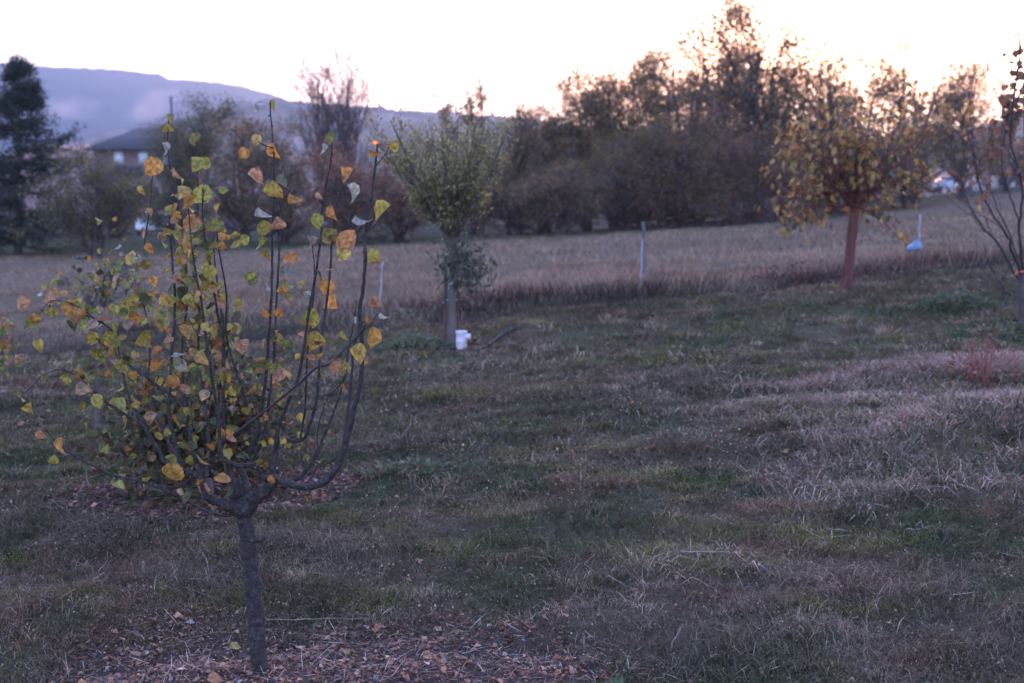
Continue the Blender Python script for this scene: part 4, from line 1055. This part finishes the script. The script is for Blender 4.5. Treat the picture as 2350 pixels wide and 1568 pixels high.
# ------------------------------------------------------------------ solid helpers
def box_vf(c, s, rz=0.0, taper=1.0):
    sx, sy, sz = [v / 2 for v in s]
    P = np.array([[-sx, -sy, -sz], [sx, -sy, -sz], [sx, sy, -sz], [-sx, sy, -sz], [-sx * taper, -sy * taper, sz], [sx * taper, -sy * taper, sz], [sx * taper, sy * taper, sz], [-sx * taper, sy * taper, sz]])
    ca, sa = math.cos(rz), math.sin(rz)
    P = np.stack([P[:, 0] * ca - P[:, 1] * sa, P[:, 0] * sa + P[:, 1] * ca, P[:, 2]], 1) + np.array(c)
    F = np.array([[0, 3, 2, 1], [4, 5, 6, 7], [0, 1, 5, 4], [1, 2, 6, 5], [2, 3, 7, 6], [3, 0, 4, 7]])
    return P, F
def bevel(o, wd=.01, seg=2):
    md = o.modifiers.new('bevel', 'BEVEL'); md.width = wd; md.segments = seg; md.limit_method = 'ANGLE'
    return o
def part_box(name, parent, c, s, mat, rz=0, bev=0, taper=1):
    V, F = box_vf(c, s, rz, taper)
    o = mesh_from(name, V, F, mat, parent)
    if bev: bevel(o, bev)
    return o
def lathe(prof, sides=28, c=(0, 0, 0)):
    th = np.linspace(0, 2 * np.pi, sides, endpoint=False)
    V = np.concatenate([np.stack([r * np.cos(th), r * np.sin(th), np.full(sides, z)], 1) for r, z in prof]) + np.array(c)
    F = []
    for k in range(len(prof) - 1):
        for s in range(sides):
            F.append([k * sides + s, k * sides + (s + 1) % sides, (k + 1) * sides + (s + 1) % sides, (k + 1) * sides + s])
    return V, np.array(F)

M['roof_dark'] = noise_mat('roof_dark', [(.3, (.018, .017, .022)), (.7, (.04, .037, .045))], 1.5, 5, .8, .4, 8, (1, 4, 1))
M['roof_red'] = noise_mat('roof_red', [(.3, (.22, .10, .08)), (.7, (.36, .19, .15))], 1.2, 5, .8, .4, 8, (1, 4, 1))
M['brick'] = noise_mat('brick_wall', [(.3, (.10, .055, .045)), (.7, (.20, .115, .09))], 1.2, 6, .9, .3, 9)
M['pink_wall'] = noise_mat('pink_wall', [(.3, (.28, .17, .15)), (.7, (.38, .25, .22))], .8, 5, .9, .2, 6)
M['pale_wall'] = noise_mat('pale_wall', [(.3, (.42, .35, .33)), (.7, (.55, .48, .46))], .8, 5, .9, .2, 6)
M['shutter'] = noise_mat('white_shutter', [(.3, (.50, .52, .56)), (.7, (.62, .64, .68))], 3, 3, .6, .1)
M['dark'] = noise_mat('dark_rubber', [(.3, (.012, .012, .014)), (.7, (.03, .03, .032))], 10, 3, .7, .1)
M['glass'] = noise_mat('dark_glass', [(.3, (.03, .035, .045)), (.7, (.05, .055, .065))], 2, 2, .12, 0, spec=.6)
M['white_paint'] = noise_mat('white_paint', [(.3, (.62, .62, .64)), (.7, (.78, .78, .80))], 3, 3, .35, 0, spec=.5)
M['silver_paint'] = noise_mat('silver_paint', [(.3, (.24, .25, .28)), (.7, (.36, .37, .39))], 3, 3, .35, 0, spec=.5)
M['blue_paint'] = noise_mat('blue_paint', [(.3, (.05, .07, .12)), (.7, (.09, .11, .18))], 3, 3, .35, 0, spec=.5)

def hip_roof(name, parent, x0, x1, y0, y1, z0, z1, rx0, rx1, mat, th=.22):
    ym = (y0 + y1) / 2
    V = np.array([[x0, y0, z0], [x1, y0, z0], [x1, y1, z0], [x0, y1, z0], [rx0, ym, z1], [rx1, ym, z1],
                  [x0, y0, z0 - th], [x1, y0, z0 - th], [x1, y1, z0 - th], [x0, y1, z0 - th]])
    Fq = np.array([[0, 1, 5, 4], [2, 3, 4, 5], [6, 7, 1, 0], [7, 8, 2, 1], [8, 9, 3, 2], [9, 6, 0, 3], [9, 8, 7, 6]])
    Ft = np.array([[1, 2, 5], [3, 0, 4]])
    return mesh_from(name, V, [Fq, Ft], mat, parent)

def window(parent, c, w_, h_, shutter=False):
    fr = part_box('window', parent, (c[0], c[1] - .03, c[2]), (w_ + .16, .10, h_ + .16), M['white_paint'] if not shutter else M['shutter'])
    pn = part_box('pane', None, (c[0], c[1] - .095, c[2]), (w_, .04, h_), M['shutter'] if shutter else M['glass'])
    pn.parent = fr
    return fr

# house with dark hipped roof
Yh = 140.
h = empty('house', (at(310, 500, Yh)[0], Yh, float(base_ground(at(310, 500, Yh)[0], Yh))), 'two storey brick coloured house with a dark hipped roof and pale shutters, at the left', 'house')
gz = h.location.z
xl = at(215, 350, Yh)[0]; xr = at(425, 350, Yh)[0]; ze = at(215, 345, Yh)[2]
part_box('wall', h, ((xl + xr) / 2, Yh + 4.5, (gz - .5 + ze) / 2), (xr - xl, 9, ze - gz + .5), M['brick'])
rf = hip_roof('roof', h, at(202, 340, Yh)[0], at(440, 340, Yh)[0], Yh - .9, Yh + 9.9, at(202, 341, Yh)[2], at(300, 294, Yh + 4.5)[2], at(290, 300, Yh)[0], at(378, 300, Yh)[0], M['roof_dark'])
ch = part_box('chimney', None, (at(345, 300, Yh)[0], Yh + 5.8, at(300, 296, Yh + 4)[2]), (.7, .7, 1.2), M['brick']); ch.parent = rf
for px in (273, 329, 385): window(h, at(px, 362, Yh), .85, 1.15, True)
for px in (245, 301, 357): window(h, at(px, 440, Yh), 1.1, 1.3)
bl = part_box('balcony', h, (at(300, 398, Yh)[0], Yh - .7, at(300, 398, Yh)[2]), (3.2, 1.38, .18), M['roof_dark'])
rl = part_box('railing', None, (at(300, 392, Yh)[0], Yh - 1.34, at(300, 392, Yh)[2] + .05), (3.2, .06, .8), M['dark']); rl.parent = bl

Yi = 165.
h2 = empty('house', (at(120, 500, Yi)[0], Yi, float(base_ground(at(120, 500, Yi)[0], Yi))), 'pinkish house with a low red tiled roof between the conifer and the dark roofed house', 'house')
gz = h2.location.z
xl = at(40, 370, Yi)[0]; xr = at(212, 370, Yi)[0]; ze = at(100, 366, Yi)[2]
part_box('wall', h2, ((xl + xr) / 2, Yi + 5, (gz - .5 + ze) / 2), (xr - xl, 10, ze - gz + .5), M['pink_wall'])
hip_roof('roof', h2, at(28, 366, Yi)[0], at(222, 366, Yi)[0], Yi - 1, Yi + 11, at(100, 363, Yi)[2], at(100, 331, Yi + 5)[2], at(45, 334, Yi)[0], at(205, 334, Yi)[0], M['roof_red'])
for px in (99, 150): window(h2, at(px, 380, Yi), 1.1, 1.2, px == 99)

Yj = 135.
h3 = empty('house', (at(2330, 430, Yj)[0], Yj, float(base_ground(at(2330, 430, Yj)[0], Yj))), 'pale house seen through the thin branches of the bare tree at the right edge', 'house')
gz = h3.location.z
xl = at(2236, 420, Yj)[0]; xr = at(2440, 420, Yj)[0]; ze = at(2300, 396, Yj)[2]
part_box('wall', h3, ((xl + xr) / 2, Yj + 4, (gz - .5 + ze) / 2), (xr - xl, 8, ze - gz + .5), M['pale_wall'])
hip_roof('roof', h3, at(2228, 396, Yj)[0], at(2450, 396, Yj)[0], Yj - .8, Yj + 8.8, at(2300, 395, Yj)[2], at(2300, 358, Yj + 4)[2], at(2290, 396, Yj)[0], at(2390, 396, Yj)[0], M['roof_red'])
for px in (2262, 2300, 2338): window(h3, at(px, 418, Yj), .9, 1.0)

# ------------------------------------------------------------------ cars
def car(px, Y, rz, label, paint):
    x = at(px, 480, Y)[0]; z = float(base_ground(x, Y))
    r = empty('parked_car', (x, Y, z), label, 'car', 'cars parked beyond the field')
    # side profile (length along local x), extruded with tumblehome
    prof = [(-2.05, .35), (-2.1, .62), (-2.02, .88), (-1.5, .96), (-1.0, 1.0), (-.45, 1.42), (.7, 1.46), (1.35, 1.08), (1.95, 1.0), (2.08, .7), (2.05, .35)]
    def ext(prof, hw, inset):
        n_ = len(prof); V = []
        for sgn in (-1, 1):
            for a, b_ in prof:
                V.append((a, sgn * (hw - inset * max(0, (b_ - .95) / .5)), b_))
        F = [[i, (i + 1) % n_, n_ + (i + 1) % n_, n_ + i] for i in range(n_)]
        return np.array(V), n_, F
    V, n_, Fs = ext(prof, .86, .20)
    me_f = [np.array(Fs), np.array([list(range(n_))[::-1]]), np.array([list(range(n_, 2 * n_))])]
    body = mesh_from('body', V, me_f, paint, r); body.matrix_parent_inverse.identity(); bevel(body, .05, 3)
    gl = [(-.93, 1.03), (-.47, 1.37), (.66, 1.41), (1.22, 1.08)]
    for sgn in (-1, 1):
        Vg = np.array([(a, sgn * (.866 - .20 * max(0, (b_ - .95) / .5) + .012), b_) for a, b_ in gl])
        Vg = np.concatenate([Vg, Vg - np.array([0, sgn * .03, 0])])
        o = mesh_from('side_window', Vg, [np.array([[0, 1, 2, 3], [7, 6, 5, 4], [0, 4, 5, 1], [1, 5, 6, 2], [2, 6, 7, 3], [3, 7, 4, 0]])], M['glass'], r); o.matrix_parent_inverse.identity()
    for (a0, z0_, a1, z1_) in ((-1.0 - .012, 1.02, -.47 - .012, 1.40), (1.33 + .012, 1.11, .72 + .012, 1.44)):
        Vg = np.array([(a0, -.74, z0_), (a0, .74, z0_), (a1, .62, z1_), (a1, -.62, z1_)])
        Vg = np.concatenate([Vg, Vg + np.array([.03 if a0 < 0 else -.03, 0, -.02])])
        o = mesh_from('windscreen', Vg, [np.array([[0, 1, 2, 3], [7, 6, 5, 4], [0, 4, 5, 1], [1, 5, 6, 2], [2, 6, 7, 3], [3, 7, 4, 0]])], M['glass'], r); o.matrix_parent_inverse.identity()
    for a in (-1.3, 1.3):
        for sgn in (-1, 1):
            Vw, Fw = lathe([(.0, -.1), (.30, -.1), (.32, -.07), (.32, .07), (.30, .1), (0, .1)], 20)
            Vw = np.stack([Vw[:, 0] + a, Vw[:, 2] + sgn * .80, Vw[:, 1] + .32], 1)
            o = mesh_from('wheel', Vw, Fw, M['dark'], r, smoothf=True); o.matrix_parent_inverse.identity()
    for a, nm in ((-2.09, 'headlight'), (2.07, 'tail_light')):
        for sgn in (-1, 1):
            V, F = box_vf((a, sgn * .62, .78), (.06, .28, .14)); o = mesh_from(nm, V, F, M['shutter'] if nm == 'headlight' else M['roof_red'], r); o.matrix_parent_inverse.identity()
    r.rotation_euler = (0, 0, rz)
car(358, 74, math.radians(97), 'white car seen end on through the foreground tree, below the dark roofed house', M['white_paint'])
car(560, 66, math.radians(8), 'dark blue car half hidden under the purplish thicket', M['blue_paint'])
car(2178, 106, math.radians(4), 'silver car on the rise at the far right edge of the field', M['silver_paint'])
car(2128, 112, math.radians(80), 'white car standing end on, left of the silver car on the rise', M['white_paint'])

# ------------------------------------------------------------------ poles, stakes, canister, hose, ties
M['wood_red'] = noise_mat('stake_wood', [(.3, (.07, .035, .03)), (.7, (.15, .075, .06))], 20, 6, .9, .5, 60, (1, 1, .15))
M['pale_wood'] = noise_mat('pale_stake', [(.3, (.20, .20, .21)), (.7, (.36, .36, .38))], 20, 4, .8, .3, 60, (1, 1, .2))
M['grey_wood'] = noise_mat('grey_post', [(.3, (.06, .055, .06)), (.7, (.13, .12, .13))], 10, 5, .9, .5, 40, (1, 1, .15))
M['plastic'] = noise_mat('white_plastic', [(.3, (.42, .38, .38)), (.7, (.60, .55, .55))], 14, 5, .45, .15, 40, spec=.4)
M['blue_tape'] = noise_mat('blue_tape', [(.3, (.08, .30, .45)), (.7, (.14, .42, .58))], 30, 3, .5, .1)
M['pale_tape'] = noise_mat('pale_tape', [(.3, (.45, .50, .52)), (.7, (.62, .66, .66))], 30, 3, .5, .1)
M['blue_bag'] = noise_mat('blue_bag', [(.3, (.05, .13, .20)), (.7, (.12, .23, .32))], 20, 4, .4, .5, 30)
M['orange_tape'] = noise_mat('orange_tape', [(.3, (.75, .12, .05)), (.7, (.9, .2, .08))], 20, 3, .6, .1)

def stake(name, a, b_, r, mat, label, cat, sides=8, K=7, group=None, seed=0):
    g = np.random.default_rng(seed)
    a = np.array(a); b_ = np.array(b_)
    Q = a + (b_ - a) * np.linspace(0, 1, K)[:, None] + g.normal(size=(K, 3)) * r * .25
    R = r * (1 + .06 * g.normal(size=K))
    Q = np.vstack([Q, Q[-1] + unit(b_ - a) * .002]); R = np.append(R, r * .1)     # closed top
    V, F = tubes(Q[None], R[None], sides)
    return tag(mesh_from(name, V, F, mat), label, cat, group)
def foot(px, py, Y):
    p = gp(px, py, Y); p[2] -= .1; return p
stake('wooden_stake', foot(1020, 740, 13.5), at(1023, 622, 13.5), .020, M['wood_red'], 'reddish wooden stake on the left side of the vase shaped tree', 'stake', seed=1)
stake('wooden_stake', foot(1051, 765, 13.3), at(1050, 585, 13.25), .012, M['wood_red'], 'thin dark stake on the right side of the vase shaped tree, behind the canister', 'stake', seed=2)
stake('white_stake', foot(1470, 652, 17.2), at(1474, 549, 17.2), .011, M['pale_wood'], 'white stake standing in the rough grass in the middle of the photo', 'stake', seed=3)
stake('grey_post', foot(1478, 640, 19.5), at(1475, 508, 19.5), .030, M['grey_wood'], 'weathered grey post just behind the white stake in the middle', 'post', seed=4)
stake('white_stake', foot(868, 690, 16.6), at(879, 601, 16.5), .013, M['pale_wood'], 'thin white stake leaning right, between the foreground tree and the vase shaped tree', 'stake', seed=5)
stake('grey_post', foot(1332, 540, 40.), at(1333, 472, 40.), .045, M['grey_wood'], 'small grey post at the foot of the tree line, left of the middle stakes', 'post', seed=6)
stake('utility_pole', foot(395, 500, 105.), at(394, 219, 105.), .13, M['grey_wood'], 'thin dark pole rising behind the right end of the dark roofed house', 'pole', seed=7)
stake('white_stake', foot(2106, 620, 19.2), at(2112, 492, 19.2), .014, M['pale_wood'], 'slim white stake carrying the pale blue plastic bag', 'stake', seed=9)

# pale blue bag tied to its stake
g = np.random.default_rng(61)
c = at(2103, 566, 19.15)
Vb, Fb = lathe([(.004, .19), (.018, .15), (.03, .11), (.075, .07), (.115, .0), (.125, -.05), (.09, -.09), (.004, -.10)], 20)
th_ = np.arctan2(Vb[:, 1], Vb[:, 0])
Vb[:, :2] *= (1 + .22 * np.sin(th_ * 3 + Vb[:, 2] * 20) + .12 * np.sin(th_ * 7))[:, None]
Vb[:, 0] -= .5 * np.maximum(0, .06 - Vb[:, 2]) * (Vb[:, 0] < 0) * 1.3
Vb = Vb * .75 + g.normal(size=Vb.shape) * .004
tag(mesh_from('plastic_bag', Vb + c, Fb, M['blue_bag'], smoothf=True), 'crumpled pale blue plastic bag hanging on a stake in the rough grass', 'bag')

# white canister
p = gp(1059, 806, 12.95)
can = empty('canister', p, 'small white plastic canister with a round side cap beside the vase shaped tree', 'canister')
V, F = lathe([(.002, 0), (.050, 0), (.056, .006), (.058, .03), (.058, .10), (.060, .104), (.060, .115), (.058, .12), (.057, .19), (.061, .197), (.061, .215), (.056, .222), (.05, .214), (.002, .212)], 32)
V[:, :2] *= (1 + .015 * np.sin(3 * np.arctan2(V[:, 1], V[:, 0])))[:, None]
mesh_from('body', V + p, F, M['plastic'], can, smoothf=True)
V, F = lathe([(.002, -.035), (.030, -.033), (.034, -.026), (.034, .020), (.030, .027), (.002, .03)], 18)
V = np.stack([V[:, 2] + .070, V[:, 0] - .012, V[:, 1] + .158], 1) + p
mesh_from('cap', V, F, M['plastic'], can, smoothf=True)

# dark hose along the mulch
pts = [(925, 808, 12.9), (980, 806, 12.95), (1030, 808, 12.9), (1075, 803, 13.0), (1110, 799, 13.1), (1150, 787, 13.5), (1185, 780, 13.7)]
Q = np.array([at(a, b_, Y) for a, b_, Y in pts]); Q[:, 2] = ground(Q[:, 0], Q[:, 1]) + .035
Q = resample(Q, 36)
V, F = tubes(Q[None], np.full((1, 36), .017), 8)
tag(mesh_from('hose', V, F, M['dark'], smoothf=True), 'dark irrigation hose lying along the foot of the vase shaped tree', 'hose')

# ties
def loop(name, c, rx, ry, r, mat, label, tilt=0., cat='tie'):
    t = np.linspace(0, 2 * np.pi, 25)
    Q = np.stack([c[0] + rx * np.cos(t), c[1] + ry * np.sin(t), c[2] + tilt * rx * np.cos(t)], 1)
    V, F = tubes(Q[None], np.full((1, 25), r), 6)
    b_ = Buf(); b_.add(V, F)
    # knot tails
    q = np.array([[c[0] - rx, c[1] - ry * .3, c[2]], [c[0] - rx - .02, c[1] - ry * .4, c[2] - .015], [c[0] - rx - .03, c[1] - ry * .4, c[2] - .04]])
    V, F = tubes(resample(q, 6)[None], np.full((1, 6), r * .8), 5); b_.add(V, F)
    return tag(b_.build(name, mat, None, True), label, cat)
loop('tree_tie', at(1036, 688, Yv + .05), .062, .075, .007, M['blue_tape'], 'light blue tie binding the vase shaped tree to its stake')
q = np.array([at(1029, 662, Yv - .06), at(1036, 650, Yv - .08), at(1044, 638, Yv - .09), at(1052, 624, Yv - .05)])
V, F = tubes(resample(q, 10)[None], np.full((1, 10), .007), 6)
tag(mesh_from('tree_tie', V, F, M['pale_tape'], smoothf=True), 'pale slanting tie strap above the blue tie on the vase shaped tree', 'tie')
loop('orange_ribbon', at(2346, 622, Yb_), .046, .046, .009, M['orange_tape'], 'orange ribbon tied round the stem of the bare tree', .25, 'ribbon')

# street lamp with its lit sodium head, beyond the tree line
YL = 46.0
lx = at(862, 328, YL)
lg = float(base_ground(lx[0], YL))
lamp = empty('street_lamp', (lx[0] + .35, YL, lg), 'thin lamp post with a small lit orange lamp, left of the green vase shaped tree', 'street lamp')
Q = np.array([[lx[0] + .35, YL, lg - .1], [lx[0] + .35, YL, lg + 1.5], [lx[0] + .35, YL, lx[2] - .1], [lx[0] + .28, YL, lx[2] + .06], [lx[0] + .1, YL, lx[2] + .10]])
V, F = tubes(resample(Q, 16)[None], np.linspace(.03, .018, 16)[None], 8); mesh_from('pole', V, F, M['grey_wood'], lamp, smoothf=True)
m, n, out = newmat('lamp_glow')
e = n.nodes.new("ShaderNodeEmission"); e.inputs[0].default_value = (1, .24, .015, 1); e.inputs[1].default_value = .13
n.links.new(e.outputs[0], out.inputs[0])
V, F = lathe([(.005, -.07), (.06, -.05), (.09, 0), (.08, .04), (.005, .05)], 16); V = V * np.array([1.0, .8, .8])
mesh_from('bulb', V + lx, F, m, lamp, smoothf=True)
V, F = lathe([(.10, .02), (.11, .035), (.07, .08), (.005, .10)], 16); mesh_from('shade', V + lx, F, M['grey_wood'], lamp, smoothf=True)

# ------------------------------------------------------------------ smoke over the village and haze
def volume_mat(name, density, color, aniso=0., noise=None, size=None):
    m, n, out = newmat(name)
    v = n.nodes.new("ShaderNodeVolumePrincipled")
    v.inputs['Color'].default_value = (*color, 1); v.inputs['Anisotropy'].default_value = aniso
    v.inputs['Density'].default_value = density
    if noise:
        tc = n.nodes.new("ShaderNodeTexCoord"); t = n.nodes.new("ShaderNodeTexNoise"); t.inputs['Scale'].default_value = noise; t.inputs['Detail'].default_value = 4
        n.links.new(tc.outputs['Object'], t.inputs['Vector'])
        ln = n.nodes.new("ShaderNodeVectorMath"); ln.operation = 'LENGTH'
        sc_ = n.nodes.new("ShaderNodeVectorMath"); sc_.operation = 'DIVIDE'; sc_.inputs[1].default_value = size
        n.links.new(tc.outputs['Object'], sc_.inputs[0]); n.links.new(sc_.outputs[0], ln.inputs[0])
        m1 = n.nodes.new("ShaderNodeMapRange"); m1.inputs[1].default_value = 1.0; m1.inputs[2].default_value = .1; m1.inputs[3].default_value = 0; m1.inputs[4].default_value = 1
        n.links.new(ln.outputs['Value'], m1.inputs[0])
        m2 = n.nodes.new("ShaderNodeMapRange"); m2.inputs[1].default_value = .42; m2.inputs[2].default_value = .68
        n.links.new(t.outputs['Fac'], m2.inputs[0])
        mu = n.nodes.new("ShaderNodeMath"); mu.operation = 'MULTIPLY'; n.links.new(m1.outputs[0], mu.inputs[0]); n.links.new(m2.outputs[0], mu.inputs[1])
        mu2 = n.nodes.new("ShaderNodeMath"); mu2.operation = 'MULTIPLY'; mu2.inputs[1].default_value = density
        n.links.new(mu.outputs[0], mu2.inputs[0]); n.links.new(mu2.outputs[0], v.inputs['Density'])
    n.links.new(v.outputs[0], out.inputs['Volume'])
    return m
for px, py, Y, sx, sz, tilt, dn, lab in [(350, 240, 320, 9, 4.2, .35, .40, 'pale smoke drifting up before the mountain, above the dark roofed house'), (160, 245, 325, 10, 4, -.1, .20, 'faint smoke veil before the mountain, right of the conifer tip')]:
    c = at(px, py, Y)
    V, F = lathe([(.01, -1), (.5, -.85), (.87, -.5), (1, 0), (.87, .5), (.5, .85), (.01, 1)], 20)
    o = mesh_from('smoke', V * np.array([sx, 5, sz]), F, volume_mat('smoke', dn, (.98, .98, 1.0), .35, .12, (sx, 5, sz)), smoothf=True)
    o.location = [float(v) for v in c]; o.rotation_euler = (0, -tilt, 0)
    tag(o, lab, 'smoke', kind='stuff')

HAZE = 0.00042
V, F = box_vf((0, 4200, 290), (17000, 9400, 680))
V[:4, 2] = -16
tag(mesh_from('haze', V, F, volume_mat('haze', HAZE, (.45, .71, 1.0), .74)), 'thin blue evening haze over the valley', 'haze', kind='stuff')
